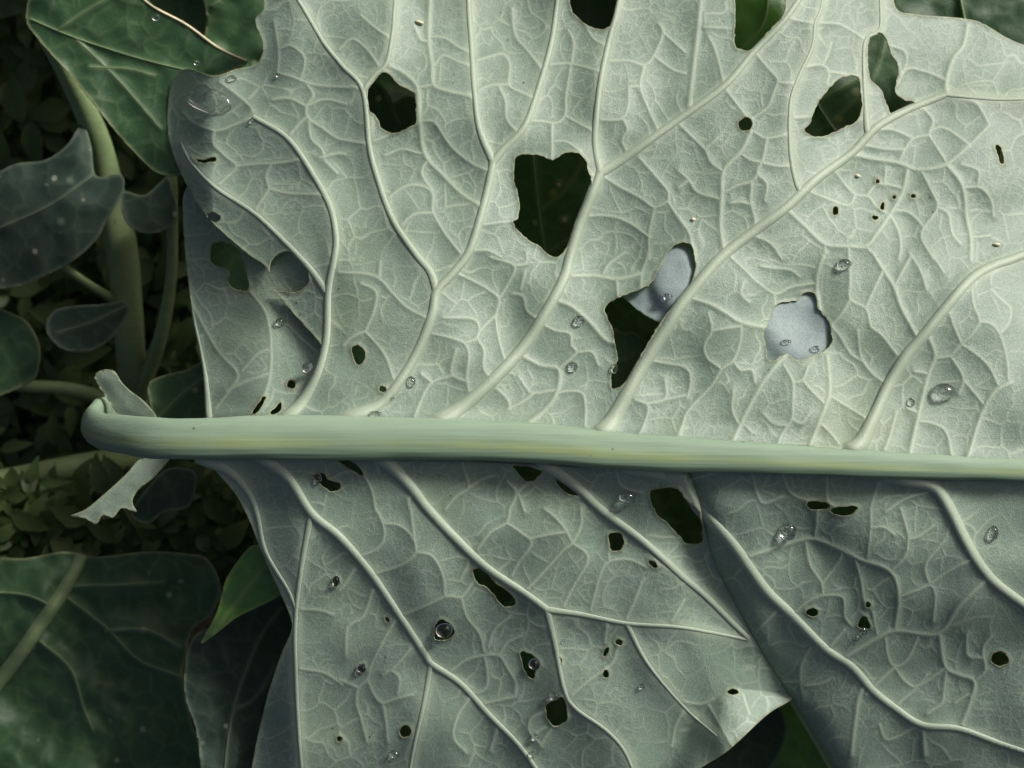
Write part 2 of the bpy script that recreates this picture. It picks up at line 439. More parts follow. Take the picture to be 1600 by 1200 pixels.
# ------------------------------------------------------------------ the big leaf: traced veins
MID = [(250, 683), (300, 684), (500, 685), (700, 690), (900, 702), (1100, 712), (1200, 717), (1400, 728), (1600, 736), (1900, 752), (2330, 775)]
LAT = {   # name -> (points, half width at base, at tip, flare, which blade)
 'u2': ([(428, 668), (449, 652), (473, 627), (496, 584), (510, 530), (513, 456), (523, 400), (525, 371), (516, 324), (489, 273), (449, 216), (395, 182)], 8.0, 4.6, 4, 'U'),
 'u2b': ([(510, 456), (486, 422), (452, 385), (398, 334), (338, 294), (300, 255), (282, 222)], 5.5, 3, 1, 'U'),
 'u3': ([(512, 668), (540, 656), (572, 643), (598, 628), (628, 591), (655, 543), (675, 490), (682, 456), (706, 429), (732, 395), (749, 344), (763, 290), (770, 253)], 9.5, 7.0, 6, 'U'),
 'u3a': ([(770, 253), (749, 202), (741, 142), (736, 67), (732, 13), (730, -80)], 5.6, 3.6, 1, 'U'),
 'u3b': ([(770, 253), (785, 235), (820, 196), (844, 128), (861, 67), (869, 13), (880, -80)], 6, 3.6, 1, 'U'),
 'u3c': ([(682, 456), (672, 425), (650, 398), (614, 344), (591, 283), (577, 229), (567, 142), (535, 103), (506, 67), (472, 10), (440, -40)], 6.4, 3.4, 1, 'U'),
 'u3d': ([(567, 142), (585, 118), (604, 98), (613, 51), (616, 13), (625, -80)], 4.2, 2.6, 1, 'U'),
 'u4': ([(648, 680), (678, 665), (705, 648), (732, 628), (773, 591), (817, 543), (854, 486), (881, 435), (891, 400), (905, 354), (921, 314), (938, 270)], 12, 8.5, 8, 'U'),
 'u4a': ([(938, 270), (931, 235), (930, 202), (938, 128), (952, 61), (965, 13), (985, -90)], 6, 3.8, 1, 'U'),
 'u4b': ([(938, 270), (960, 257), (982, 243), (1029, 209), (1060, 187), (1131, 135), (1178, 81), (1229, 27), (1280, -50)], 8, 5, 1, 'U'),
 'u5': ([(895, 698), (930, 686), (950, 668), (975, 624), (1009, 564), (1043, 510), (1062, 480), (1094, 439), (1127, 402), (1175, 364), (1229, 324), (1276, 280), (1330, 240), (1370, 199), (1418, 172), (1478, 148)], 13, 6.5, 10, 'U'),
 'u5x': ([(1478, 148), (1532, 153), (1580, 155), (1680, 150)], 4.5, 2.5, 0, 'U'),
 'u5a': ([(1360, 214), (1355, 200), (1350, 118), (1352, 64), (1374, 47), (1376, 13), (1372, -40)], 4.4, 2.6, 2, 'U'),
 'u5b': ([(1257, 305), (1245, 288), (1235, 236), (1235, 162), (1249, 118), (1269, 74), (1274, 34), (1283, 13), (1290, -60)], 4.4, 2.6, 1, 'U'),
 'u6': ([(1280, 722), (1322, 710), (1345, 692), (1364, 655), (1391, 597), (1418, 554), (1441, 527), (1482, 476), (1519, 435), (1553, 415), (1600, 398), (1750, 330), (1900, 260)], 12.5, 5.5, 10, 'U'),
 'u7': ([(1700, 735), (1760, 640), (1860, 540), (2000, 450)], 7.0, 3.0, 8, 'U'),
 'l1': ([(310, 712), (358, 736), (388, 770), (402, 805), (415, 862), (449, 920), (462, 950)], 7, 3.6, 4, 'LL'),
 'l2': ([(370, 694), (400, 706), (425, 725), (452, 749), (487, 803), (530, 839), (577, 893), (621, 957), (665, 1024), (675, 1038), (719, 1068), (766, 1119), (815, 1170), (870, 1250)], 9.5, 4.4, 6, 'LL'),
 'l2a': ([(486, 803), (472, 879), (462, 964), (462, 1048), (469, 1176), (480, 1270)], 4.8, 3.2, 1, 'LL'),
 'l2b': ([(673, 1036), (662, 1099), (645, 1176), (632, 1260)], 4.2, 2.6, 1, 'LL'),
 'l3': ([(555, 694), (585, 706), (606, 722), (641, 760), (668, 795), (709, 839), (759, 886), (820, 927), (854, 952)], 10.5, 6.6, 7, 'LL'),
 'l3a': ([(854, 952), (908, 960), (979, 974), (1060, 980), (1120, 990), (1170, 1000)], 5.0, 3.0, 1, 'LL'),
 'l3b': ([(854, 952), (862, 985), (868, 1011), (881, 1075), (898, 1106), (949, 1143), (979, 1180), (1000, 1240)], 5.0, 3.0, 1, 'LL'),
 'l3c': ([(979, 974), (1013, 1038), (1070, 1106), (1120, 1150)], 3.6, 2.2, 1, 'LL'),
 'l4': ([(800, 702), (835, 715), (862, 731), (901, 760), (940, 797), (996, 839), (1036, 873), (1065, 900), (1104, 933), (1148, 977), (1171, 998)], 10, 5, 7, 'LL'),
 'l5': ([(940, 716), (985, 726), (1015, 733), (1046, 743), (1070, 758), (1094, 795), (1144, 849), (1195, 920), (1236, 960), (1290, 1014), (1330, 1041), (1364, 1079), (1398, 1106), (1441, 1133), (1499, 1139), (1566, 1163), (1650, 1190)], 12.5, 4.8, 7, 'LR'),
 'l6': ([(1340, 730), (1385, 740), (1420, 750), (1458, 760), (1482, 792), (1509, 846), (1539, 893), (1580, 930), (1700, 1010), (1850, 1080)], 12.5, 5.5, 6, 'LR'),
 'l7': ([(1800, 760), (1870, 830), (1960, 900), (2050, 930)], 6.0, 3.0, 6, 'LR'),
}
WIDE = [
 T(3, (800, 715), (900, 735), (1020, 755), (1110, 785), (1240, 760), (1350, 670)),
 T(3, (1060, 790), (1035, 900), (990, 980), (930, 1070), (870, 1140), (790, 1140), (680, 1130), (590, 1050), (510, 975)),
 T(3, (1340, 120), (1320, 210), (1270, 280), (1240, 380), (1245, 440)),
 T(3, (105, 0), (80, 220), (65, 350), (50, 490)),
 T(3, (1240, 760), (1300, 830), (1325, 900), (1335, 1000), (1355, 1100), (1355, 1200)),
 T(3, (335, 610), (290, 700), (210, 790), (200, 900), (195, 1050), (210, 1150)),
 T(5, (1020, 225), (1080, 250), (1160, 320), (1230, 400), (1280, 420)),
 T(5, (1080, 105), (1180, 105), (1290, 120), (1400, 95)),
 T(6, (60, 210), (150, 240), (220, 280), (295, 325), (400, 345)),
 T(6, (680, 0), (650, 80), (640, 160), (655, 260)),
 T(6, (690, 480), (700, 560), (700, 660), (660, 770), (610, 890)),
 T(6, (900, 0), (950, 80), (1000, 160), (1030, 250), (1100, 380)),
 T(6, (240, 900), (320, 730), (400, 590), (490, 480)),
 T(6, (1065, 960), (1110, 760), (1160, 560), (1190, 480), (1165, 400)),
 T(6, (1335, 970), (1400, 760), (1460, 650), (1540, 600)),
 T(9, (770, 690), (920, 600), (1010, 565), (1200, 580), (1300, 450), (1430, 325)),
 T(9, (330, 220), (500, 165), (620, 140), (750, 190), (840, 235), (980, 290), (1020, 400), (1005, 560)),
 T(9, (1210, 590), (1235, 730), (1300, 770), (1370, 800), (1350, 900), (1310, 1010)),
 T(9, (850, 840), (830, 900), (800, 1140)), T(9, (1130, 1000), (1140, 1140)),
 T(2, (220, 300), (290, 330), (360, 400), (370, 500), (375, 590), (385, 680), (410, 740), (480, 810), (560, 890), (650, 950)),
 T(2, (420, 0), (415, 190), (430, 300), (435, 390), (500, 420), (615, 445)),
 T(5, (855, 480), (930, 520), (1015, 540), (1010, 640), (960, 720), (865, 800)),
]
FINE = [
 T(1, (1020, 380), (1100, 440), (1165, 500), (1165, 540)), T(1, (1165, 545), (1080, 580), (1000, 605), (900, 570), (850, 520)),
 T(1, (990, 610), (985, 660), (1040, 720), (1095, 770), (1050, 820), (1005, 860)), T(1, (1095, 770), (1180, 760), (1290, 755), (1380, 740)),
 T(1, (1255, 760), (1230, 820), (1245, 870), (1210, 930), (1175, 980)), T(1, (1250, 875), (1340, 895), (1470, 900), (1510, 905)),
 T(1, (1290, 340), (1340, 350), (1430, 385), (1520, 400), (1660, 405)), T(1, (1270, 100), (1290, 240), (1285, 340)),
 T(1, (1290, 230), (1340, 210), (1400, 250), (1410, 300), (1390, 375)),
 T(1, (1420, 390), (1450, 440), (1420, 490), (1425, 545), (1490, 590), (1560, 640), (1620, 650)),
 T(1, (1420, 540), (1370, 590), (1330, 640)), T(1, (1260, 460), (1340, 455), (1415, 490)), T(1, (1420, 490), (1500, 460), (1600, 480)),
 T(1, (1430, 560), (1440, 640), (1490, 690), (1500, 730)), T(1, (1480, 730), (1560, 710), (1600, 715)), T(1, (1500, 740), (1560, 800)),
 T(2, (100, 70), (170, 130), (235, 175)), T(2, (0, 230), (60, 180), (130, 230), (180, 300)),
 T(2, (415, 190), (380, 185), (350, 120)), T(2, (370, 405), (435, 390)),
 T(2, (380, 560), (440, 565), (490, 640), (540, 700), (620, 760), (690, 790)), T(2, (420, 170), (490, 175), (540, 210), (600, 240)),
 T(2, (440, 300), (480, 255), (540, 280), (600, 300)), T(2, (160, 655), (240, 620), (300, 590)),
 T(2, (225, 920), (290, 870), (360, 855), (430, 890), (435, 980), (490, 1080), (560, 1170)), T(2, (430, 880), (380, 800), (410, 740)),
 T(2, (290, 1040), (350, 990), (435, 985)), T(2, (20, 650), (130, 665)), T(2, (210, 720), (290, 690), (350, 705), (390, 710)),
 T(2, (635, 280), (700, 260), (760, 250), (790, 300), (785, 390), (830, 420), (895, 450)), T(2, (645, 420), (700, 395), (790, 390)),
 T(2, (740, 400), (770, 470), (775, 550), (825, 610)), T(2, (800, 40), (815, 160), (870, 230), (940, 320)),
 T(2, (880, 560), (940, 560), (1000, 570), (1045, 535), (1050, 440), (1070, 320), (1085, 200), (1060, 140)),
 T(2, (1045, 535), (1110, 570), (1175, 605)), T(2, (985, 570), (985, 650), (985, 735)), T(2, (985, 655), (1050, 655), (1120, 700)),
 T(2, (960, 300), (1070, 295), (1215, 330)), T(2, (1140, 120), (1180, 180), (1235, 210)), T(2, (665, 1040), (740, 1030), (805, 1025)),
 T(2, (620, 1160), (690, 1160), (750, 1190)), T(2, (1245, 280), (1340, 280), (1415, 300), (1460, 250), (1500, 150), (1480, 110)),
 T(2, (1415, 300), (1395, 400), (1430, 500), (1480, 610)), T(2, (1340, 400), (1340, 480), (1310, 550), (1210, 555)), T(2, (1340, 400), (1395, 400)),
 T(2, (1310, 545), (1335, 600), (1310, 650), (1340, 720)), T(2, (1460, 260), (1540, 320), (1600, 340)), T(2, (1500, 150), (1600, 240)),
 T(2, (1390, 730), (1460, 810), (1525, 890), (1525, 935), (1600, 1050)), T(2, (1525, 930), (1460, 960), (1400, 920), (1290, 860), (1230, 820)),
 T(2, (1460, 960), (1435, 1080), (1435, 1200)), T(2, (1160, 1000), (1250, 1000), (1340, 1030), (1440, 1100)),
 T(3, (120, 125), (220, 130)), T(3, (215, 400), (170, 230), (140, 170)), T(3, (225, 420), (270, 480), (320, 545)),
 T(3, (360, 250), (420, 320), (460, 370), (440, 430), (410, 500), (340, 550)), T(3, (460, 380), (530, 385)), T(3, (350, 610), (410, 640), (510, 620)),
 T(3, (410, 640), (390, 740), (365, 800), (410, 850), (400, 930)), T(3, (0, 570), (70, 640), (125, 695), (150, 750), (210, 795)),
 T(3, (125, 690), (180, 640)), T(3, (390, 755), (470, 770), (525, 765)), T(3, (290, 710), (330, 740), (385, 750)),
 T(3, (215, 890), (270, 860), (340, 840), (370, 800)), T(3, (340, 850), (335, 930), (355, 1020), (350, 1070)), T(3, (240, 940), (280, 935), (330, 945)),
 T(3, (0, 790), (45, 830), (90, 890), (190, 920)), T(3, (0, 870), (45, 835)), T(3, (0, 1000), (50, 1080), (75, 1200)),
 T(3, (500, 80), (560, 95), (635, 105), (740, 110), (800, 140), (870, 185)), T(3, (595, 310), (660, 300), (700, 330), (690, 390)),
 T(3, (690, 330), (760, 340), (820, 350)), T(3, (710, 200), (690, 260), (670, 300)), T(3, (540, 545), (600, 540)),
 T(3, (1240, 750), (1190, 670), (1160, 620), (1180, 560), (1130, 500), (1090, 510)), T(3, (1270, 450), (1370, 470), (1420, 540), (1440, 580)),
 T(3, (1160, 625), (1090, 640), (1050, 690), (1020, 755)), T(3, (1160, 610), (1200, 590), (1250, 600), (1350, 670)), T(3, (850, 670), (960, 690), (1050, 690)),
 T(3, (1090, 640), (990, 600), (900, 600)), T(3, (720, 780), (770, 850), (820, 900), (880, 910), (920, 960), (960, 985)),
 T(3, (820, 900), (790, 950), (720, 930), (640, 900), (600, 880)), T(3, (870, 910), (910, 860), (950, 850), (1030, 870)), T(3, (960, 780), (955, 860)),
 T(3, (1120, 780), (1170, 880), (1200, 960), (1140, 1050), (1125, 1100), (1180, 1200)), T(3, (1000, 975), (1060, 980), (1110, 1020), (1140, 1060)),
 T(3, (980, 990), (1020, 1070), (1030, 1150), (1020, 1200)), T(3, (1200, 960), (1250, 990), (1270, 1080), (1310, 1130)),
 T(3, (1325, 870), (1400, 870), (1450, 930), (1460, 1000)), T(3, (1310, 760), (1390, 790), (1385, 860)), T(3, (870, 1140), (920, 1200)),
 T(3, (680, 1140), (675, 1200)), T(3, (790, 1140), (790, 1200)), T(3, (985, 210), (1050, 240), (1055, 300), (1030, 350)),
 T(3, (1010, 400), (1060, 320), (1140, 330), (1240, 370)), T(3, (350, 1090), (430, 1130), (480, 1200)), T(3, (520, 960), (560, 900), (600, 870)),
 T(3, (985, 440), (1080, 470), (1190, 460)), T(3, (1440, 580), (1350, 670)), T(3, (1355, 1100), (1440, 1090)),
 T(5, (0, 90), (110, 95), (185, 120), (250, 190), (310, 250), (400, 300)), T(5, (185, 120), (190, 40)), T(5, (120, 365), (160, 270), (170, 180), (100, 140)),
 T(5, (120, 365), (180, 430), (220, 490), (250, 580)), T(5, (120, 365), (60, 390), (20, 430)),
 T(5, (555, 100), (620, 130), (690, 170), (740, 215), (725, 300), (740, 400), (765, 490)), T(5, (740, 215), (790, 130), (810, 60), (700, 20)),
 T(5, (810, 60), (865, 50), (870, 0)), T(5, (800, 190), (850, 200), (870, 270), (910, 300)), T(5, (840, 170), (860, 90)),
 T(5, (430, 375), (500, 390), (580, 420), (600, 480), (590, 570), (600, 640)), T(5, (580, 420), (640, 390), (630, 310), (480, 300)),
 T(5, (640, 380), (680, 330), (725, 290)), T(5, (640, 400), (670, 450), (670, 540), (720, 590)), T(5, (600, 600), (520, 560), (540, 450)),
 T(5, (520, 570), (430, 600), (380, 680), (350, 760)), T(5, (430, 600), (380, 560)),
 T(5, (940, 330), (1000, 360), (1070, 375), (1075, 430), (1100, 460), (1050, 510), (1010, 540)),
 T(5, (1010, 650), (1060, 640), (1125, 650), (1140, 720), (1140, 800)), T(5, (730, 630), (780, 680), (790, 725)),
 T(5, (830, 570), (870, 630), (900, 650), (1000, 635)), T(5, (780, 725), (850, 690), (900, 650)),
 T(5, (1400, 95), (1420, 40), (1430, 0)), T(5, (1400, 100), (1395, 180)), T(5, (1285, 125), (1290, 200)), T(5, (1220, 100), (1250, 50), (1320, 0)),
 T(5, (1110, 460), (1170, 460), (1200, 520)), T(5, (1450, 500), (1530, 515), (1600, 525)), T(5, (1370, 680), (1430, 710), (1410, 800), (1385, 850)),
 T(5, (1430, 700), (1510, 675), (1510, 590)), T(5, (1510, 680), (1600, 660)), T(5, (1600, 770), (1560, 870)),
 T(5, (570, 970), (590, 1040), (600, 1090), (540, 1130), (490, 1190)), T(5, (600, 1090), (660, 1050), (720, 1030)), T(5, (780, 1060), (820, 1110), (790, 1190)),
 T(5, (825, 1110), (880, 1060)), T(5, (830, 1115), (860, 1200)), T(5, (100, 1000), (150, 1100), (170, 1200)), T(5, (1280, 1000), (1310, 1080), (1400, 1110)),
 T(5, (330, 1190), (320, 1140), (380, 1110)),
 T(6, (295, 325), (285, 420), (255, 500), (200, 540), (150, 620), (40, 740), (10, 850)), T(6, (245, 20), (310, 80), (360, 130), (450, 190), (520, 160), (640, 140)),
 T(6, (380, 60), (430, 70), (520, 80), (560, 110)), T(6, (300, 140), (290, 190), (330, 230)), T(6, (445, 190), (450, 240)),
 T(6, (140, 280), (155, 360), (120, 430), (135, 490), (195, 535)), T(6, (160, 360), (290, 340)), T(6, (0, 520), (50, 550), (55, 620), (40, 670)),
 T(6, (260, 510), (290, 545), (340, 540), (355, 600)), T(6, (255, 640), (250, 730), (280, 790), (300, 800)),
 T(6, (790, 0), (795, 130), (795, 215), (870, 260), (890, 340), (940, 380), (1010, 470)), T(6, (795, 220), (750, 290), (710, 335)),
 T(6, (870, 250), (910, 160), (960, 60)), T(6, (710, 340), (750, 390), (800, 470), (850, 500)), T(6, (830, 360), (845, 480), (900, 560), (970, 610)),
 T(6, (700, 660), (780, 710), (860, 760)), T(6, (660, 790), (710, 840), (740, 880)), T(6, (490, 520), (530, 600), (530, 680), (525, 770), (480, 840), (460, 890)),
 T(6, (530, 600), (575, 590), (600, 530)), T(6, (575, 590), (620, 640), (670, 690)), T(6, (525, 770), (570, 790), (610, 740)),
 T(6, (390, 740), (440, 790), (500, 800)), T(6, (310, 800), (340, 830)), T(6, (1000, 155), (1040, 80), (1080, 10)), T(6, (1070, 0), (1120, 80), (1150, 170)),
 T(6, (1170, 0), (1230, 90)), T(6, (1360, 170), (1370, 250), (1395, 320), (1350, 390), (1310, 425), (1260, 480)),
 T(6, (1395, 320), (1450, 330), (1490, 380), (1520, 480), (1530, 590)), T(6, (1310, 425), (1380, 470), (1440, 530), (1480, 610)),
 T(6, (1260, 480), (1300, 540), (1320, 590), (1300, 650)), T(6, (1320, 590), (1380, 660), (1410, 700)), T(6, (1190, 490), (1260, 480)),
 T(6, (1255, 280), (1280, 350), (1310, 420)), T(6, (1450, 170), (1500, 220), (1540, 260), (1530, 330), (1495, 370)), T(6, (1095, 550), (1160, 560)),
 T(6, (1120, 780), (1180, 790), (1240, 830), (1270, 950)), T(6, (1060, 720), (1105, 740)), T(6, (955, 910), (980, 850), (1010, 740)),
 T(6, (340, 1020), (370, 1130), (400, 1160), (480, 1130)), T(6, (60, 1050), (200, 1010)), T(6, (690, 1030), (690, 1140), (730, 1180)),
 T(6, (480, 1020), (520, 1110), (600, 1150)), T(6, (930, 1060), (900, 1150), (890, 1200)), T(6, (1150, 1110), (1050, 1140), (960, 1200)),
 T(7, (1390, 465), (1480, 470), (1540, 490)), T(7, (1390, 740), (1500, 760), (1580, 810)),
 T(8, (170, 0), (205, 80), (205, 140), (170, 190), (100, 220)), T(8, (205, 70), (270, 75), (330, 120), (355, 200), (290, 260), (170, 300)),
 T(8, (330, 0), (340, 80), (355, 190)), T(8, (355, 200), (430, 220), (480, 310), (490, 410)), T(8, (300, 490), (400, 450), (500, 405), (565, 410), (620, 340)),
 T(8, (565, 410), (590, 500), (650, 580), (670, 660)), T(8, (520, 750), (590, 700), (670, 680), (740, 680), (780, 740), (815, 800), (815, 860)),
 T(8, (670, 680), (685, 750), (680, 830), (620, 860)), T(8, (650, 910), (720, 890), (815, 870)), T(8, (740, 675), (780, 620), (840, 590)),
 T(8, (690, 640), (720, 560), (790, 500)), T(8, (640, 190), (700, 110), (775, 65), (790, 0)), T(8, (775, 65), (840, 110), (890, 160), (830, 250), (800, 310)),
 T(8, (870, 375), (960, 280), (1040, 190), (1080, 160), (1120, 80), (1120, 0)), T(8, (1080, 160), (1140, 200), (1150, 250), (1090, 350), (1040, 450)),
 T(8, (1080, 160), (1050, 100), (1000, 40), (950, 0)), T(8, (880, 140), (970, 120), (1040, 110)),
 T(8, (1165, 470), (1190, 370), (1215, 290), (1250, 245), (1340, 235), (1420, 270)), T(8, (1250, 245), (1245, 140)), T(8, (1330, 510), (1370, 420), (1400, 340)),
 T(8, (1540, 520), (1600, 420)), T(8, (155, 380), (110, 500), (40, 550), (30, 680)), T(8, (260, 515), (200, 620), (150, 720), (130, 790), (90, 830), (80, 900), (100, 970), (130, 1080)),
 T(8, (130, 790), (160, 860), (200, 900), (260, 880), (340, 860)), T(8, (0, 790), (90, 830)), T(8, (200, 900), (215, 980), (225, 1080)),
 T(8, (600, 880), (550, 960), (530, 1060), (590, 1130)), T(8, (730, 1020), (700, 1120)), T(8, (200, 770), (240, 750), (280, 790), (270, 860)),
 T(8, (330, 650), (280, 710), (240, 750)), T(8, (950, 940), (890, 970), (880, 1030), (940, 1100)), T(8, (1060, 880), (1150, 800), (1260, 720), (1290, 640)),
 T(8, (930, 1100), (990, 1010), (1050, 960)), T(8, (1240, 530), (1230, 620)), T(8, (1600, 930), (1560, 1000), (1540, 1100)), T(8, (70, 280), (20, 360), (0, 380)),
 T(9, (640, 0), (640, 60), (630, 145)), T(9, (590, 160), (610, 260), (660, 340), (670, 400)), T(9, (665, 345), (740, 250), (760, 200)),
 T(9, (820, 240), (845, 330), (860, 430)), T(9, (670, 400), (600, 430), (540, 480)), T(9, (660, 400), (760, 410), (770, 500), (800, 540)),
 T(9, (890, 0), (890, 90), (875, 230)), T(9, (890, 90), (950, 85), (1000, 120)), T(9, (1030, 0), (1060, 100), (1065, 140), (1050, 220), (985, 290)),
 T(9, (1065, 140), (1110, 130), (1180, 80)), T(9, (1030, 405), (1100, 380), (1165, 355), (1190, 400), (1180, 520)), T(9, (1165, 355), (1145, 260), (1230, 150)),
 T(9, (1165, 350), (1250, 290), (1370, 230)), T(9, (900, 480), (920, 580)), T(9, (700, 640), (770, 560)), T(9, (960, 600), (970, 680), (1000, 730), (1060, 700), (1110, 590)),
 T(9, (870, 860), (950, 780), (1000, 735)), T(9, (1000, 730), (1050, 800), (1110, 820), (1240, 735)), T(9, (1010, 910), (1080, 850), (1110, 820), (1150, 770)),
 T(9, (1240, 740), (1230, 830), (1220, 900), (1150, 950)), T(9, (1370, 800), (1420, 750), (1410, 650), (1450, 590)), T(9, (1335, 580), (1340, 680), (1410, 690)),
 T(9, (615, 640), (570, 720), (565, 800), (580, 890)), T(9, (470, 800), (560, 800)), T(9, (580, 820), (660, 810), (700, 790)), T(9, (450, 480), (360, 570)),
 T(9, (930, 1000), (970, 1070), (1100, 1010)), T(9, (1280, 900), (1340, 860)), T(9, (140, 910), (250, 1100)), T(9, (300, 860), (330, 950)), T(9, (10, 890), (100, 905), (160, 880)),
 T(4, (870, 200), (1000, 440), (1100, 560), (1060, 640), (1000, 720)), T(4, (1160, 180), (1230, 280), (1255, 420), (1245, 600), (1180, 745)),
 T(4, (1120, 550), (1190, 470), (1240, 450)), T(4, (1050, 640), (1130, 600), (1240, 560)), T(4, (1330, 330), (1400, 400), (1470, 460)),
]

# ------------------------------------------------------------------ the big leaf: relief
def axis(lo, hi, a, b, st):
    core = np.arange(a, b + st, st)
    def grow(x, end, sgn):
        o = []; d = st
        while (x - end) * sgn < 0:
            d = min(d * 1.12, 14); x += sgn * d; o.append(x)
        return o
    return np.concatenate([grow(a, lo, -1)[::-1], core, grow(b, hi, 1)])
G = Grid(axis(150, 2400, 255, 1620, 1.7), axis(-240, 1440, -20, 1220, 1.7))
X, Y = G.X, G.Y
midc = spline(MID, 10)
ym = np.interp(X, midc[:, 0], midc[:, 1])
far = 90.0
d1 = np.full(X.shape, far); d2 = np.full(X.shape, far); W2 = np.full(X.shape, 2.0)
for pts, w0, w1, fl, wh in LAT.values():
    G.seg_dist(d1, spline(pts, 8), far)
G.seg_dist(d1, midc, far)
for p in WIDE: G.seg_dist(d2, spline(p, 6), far, wid=3.3, W=W2)
for p in FINE: G.seg_dist(d2, spline(p, 6), far, wid=2.1, W=W2)
dany = np.minimum(d1, d2)

def blur(A, n):
    A = A.copy()
    for _ in range(n):
        A[:, 1:-1] = 0.25 * (A[:, :-2] + 2 * A[:, 1:-1] + A[:, 2:])
        A[1:-1] = 0.25 * (A[:-2] + 2 * A[1:-1] + A[2:])
    return A

def voronoi_edge(X, Y, size, seed, warp):
    wx = X + warp * size * (vnoise(X / (size * .6), Y / (size * .6), seed) * 1.6)
    wy = Y + warp * size * (vnoise(X / (size * .6), Y / (size * .6), seed + 5) * 1.6)
    u = wx / size; v = wy / size
    iu = np.floor(u).astype(int); iv = np.floor(v).astype(int)
    b1 = np.full(X.shape, 9.); b2 = np.full(X.shape, 9.)
    x1 = np.zeros(X.shape); y1 = x1.copy(); x2 = x1.copy(); y2 = x1.copy()
    for dj in (-1, 0, 1):
        for di in (-1, 0, 1):
            cu = iu + di; cv = iv + dj
            sx = cu + 0.1 + 0.8 * _tab[(cv * 7 + seed) % 512, (cu * 3 + seed) % 512]
            sy = cv + 0.1 + 0.8 * _tab[(cv * 5 + seed + 99) % 512, (cu * 11 + seed) % 512]
            d = (u - sx) ** 2 + (v - sy) ** 2
            m = d < b1
            m2 = ~m & (d < b2)
            b2 = np.where(m, b1, np.where(m2, d, b2))
            x2 = np.where(m, x1, np.where(m2, sx, x2)); y2 = np.where(m, y1, np.where(m2, sy, y2))
            b1 = np.where(m, d, b1); x1 = np.where(m, sx, x1); y1 = np.where(m, sy, y1)
    L_ = np.hypot(x2 - x1, y2 - y1) + 1e-6
    return np.abs(((x1 + x2) / 2 - u) * (x2 - x1) + ((y1 + y2) / 2 - v) * (y2 - y1)) / L_ * size

e1 = voronoi_edge(X, Y, 46, 3, 0.28)
e2 = voronoi_edge(X, Y, 19, 8, 0.30)
gate1 = sstep(3, 9, dany)                        # small veins stop short of the traced ones
m1 = 0.35 + 0.65 * sstep(-0.25, 0.1, vnoise(X / 60, Y / 60, 21))
m2 = 0.25 + 0.75 * sstep(-0.2, 0.2, vnoise(X / 45, Y / 45, 22))
gate2 = sstep(2, 6, np.minimum(dany, e1)) * sstep(6, 14, d1)
bump = lambda d, w: np.exp(-(d / w) ** 2)
up = (ym - Y)                                     # px above the midrib line
up_m = sstep(-10, 10, up)
k = (X - 250) / 1350

# broad shape (px units of height, 1 px = S metres): a shallow roof with the midrib as its ridge
au = np.abs(up)
wm = np.interp(X, [150, 300, 600, 800, 1000, 1200, 1600, 2330], [30, 33, 34, 32, 29, 24, 17, 4])
Zb = np.where(up > 0, -0.16 * up - 0.00008 * up ** 2, 0.34 * up - 0.00003 * up ** 2)
damp = sstep(10, 150, au)
Zb -= 0.00022 * np.clip(X - 1080, 0, 700) ** 2 * sstep(60, 420, up)      # upper right turns to the sun
# billows between the side veins
Zb += damp * (48 * vnoise(X / 210 + Y / 900, Y / 230, 4) + 22 * vnoise(X / 95, Y / 110, 6)) + 2.5 * vnoise(X / 46, Y / 50, 7) * sstep(10, 60, au)
Zb += -4 + 8 * (wm / 34) * np.exp(-(np.maximum(au - wm, 0) / 14) ** 2)
Zb -= 16 * sstep(wm * 0.95, wm * 0.5, au) + 14 * sstep(430, 300, X) * sstep(90, 30, au)      # the blade grows out of the midrib's flanks
soft = lambda d, r: np.sqrt(d * d + r * r) - r
pill1 = blur(1 - np.exp(-soft(d1, 6) / 30.0), 30)
pill2 = blur(1 - np.exp(-dany / 14.0), 9)
pill3 = blur(1 - np.exp(-e1 / 7.0), 6)
Zb += -10 * pill1 * (0.7 + 0.9 * vnoise(X / 130, Y / 130, 9)) - 2.6 * pill2 * (1 + 0.8 * vnoise(X / 70, Y / 70, 10))
Zb += 0.34 * W2 * bump(d2, W2 * 1.1) * sstep(3, 7, d1)
Zb += -0.5 * pill3 * gate1 * m1 + 0.34 * bump(e1, 1.6) * gate1 * m1
Zb += 0.16 * bump(e2, 1.6) * gate2 * m2 - 0.12 * (1 - np.exp(-e2 / 4.0)) * gate2 * m2
Zb += 0.12 * vnoise(X / 7, Y / 7, 12) * sstep(6, 14, d1)
veinA = np.clip(0.95 * bump(d2, W2 * 0.9) * sstep(3, 7, d1) + 0.8 * bump(e1, 1.4) * gate1 * m1 + 0.5 * bump(e2, 1.15) * gate2 * m2
                + 0.55 * sstep(16, 5, d1), 0, 1)

# each blade bends in its own way
ZU = Zb.copy()
ZU -= 55 * sstep(335, 258, X) * sstep(640, 500, Y)                       # left margin rolls back
ZU -= 22 * sstep(560, 430, X) * sstep(150, 420, Y)
ZU -= 0.0006 * np.clip(640 - X, 0, 500) ** 2 * sstep(0, 140, up)
ZU -= 14 * sstep(70, 10, np.hypot((X - 400) / 1.0, (Y - 60) / 1.6))
ZB = Zb - 0.0006 * np.clip(640 - X, 0, 500) ** 2 * sstep(0, 140, up) - 34 - 60 * sstep(420, 285, X)                                   # flap behind, left of the fold
FE = spline([(1066, 742), (1090, 800), (1110, 870), (1150, 950), (1195, 1030), (1240, 1100), (1300, 1200), (1350, 1290)], 8)
dfe = np.full(X.shape, 120.0); G.seg_dist(dfe, FE, 120)
ZR = Zb + 6 * sstep(20, 90, au) - 34 * np.exp(-(dfe / 16.0)) 
ZL = Zb - 22 * sstep(95, 10, dfe) * sstep(760, 900, Y) - 60 * (X > np.interp(Y, FE[:, 1], FE[:, 0])) * sstep(0, 30, dfe)
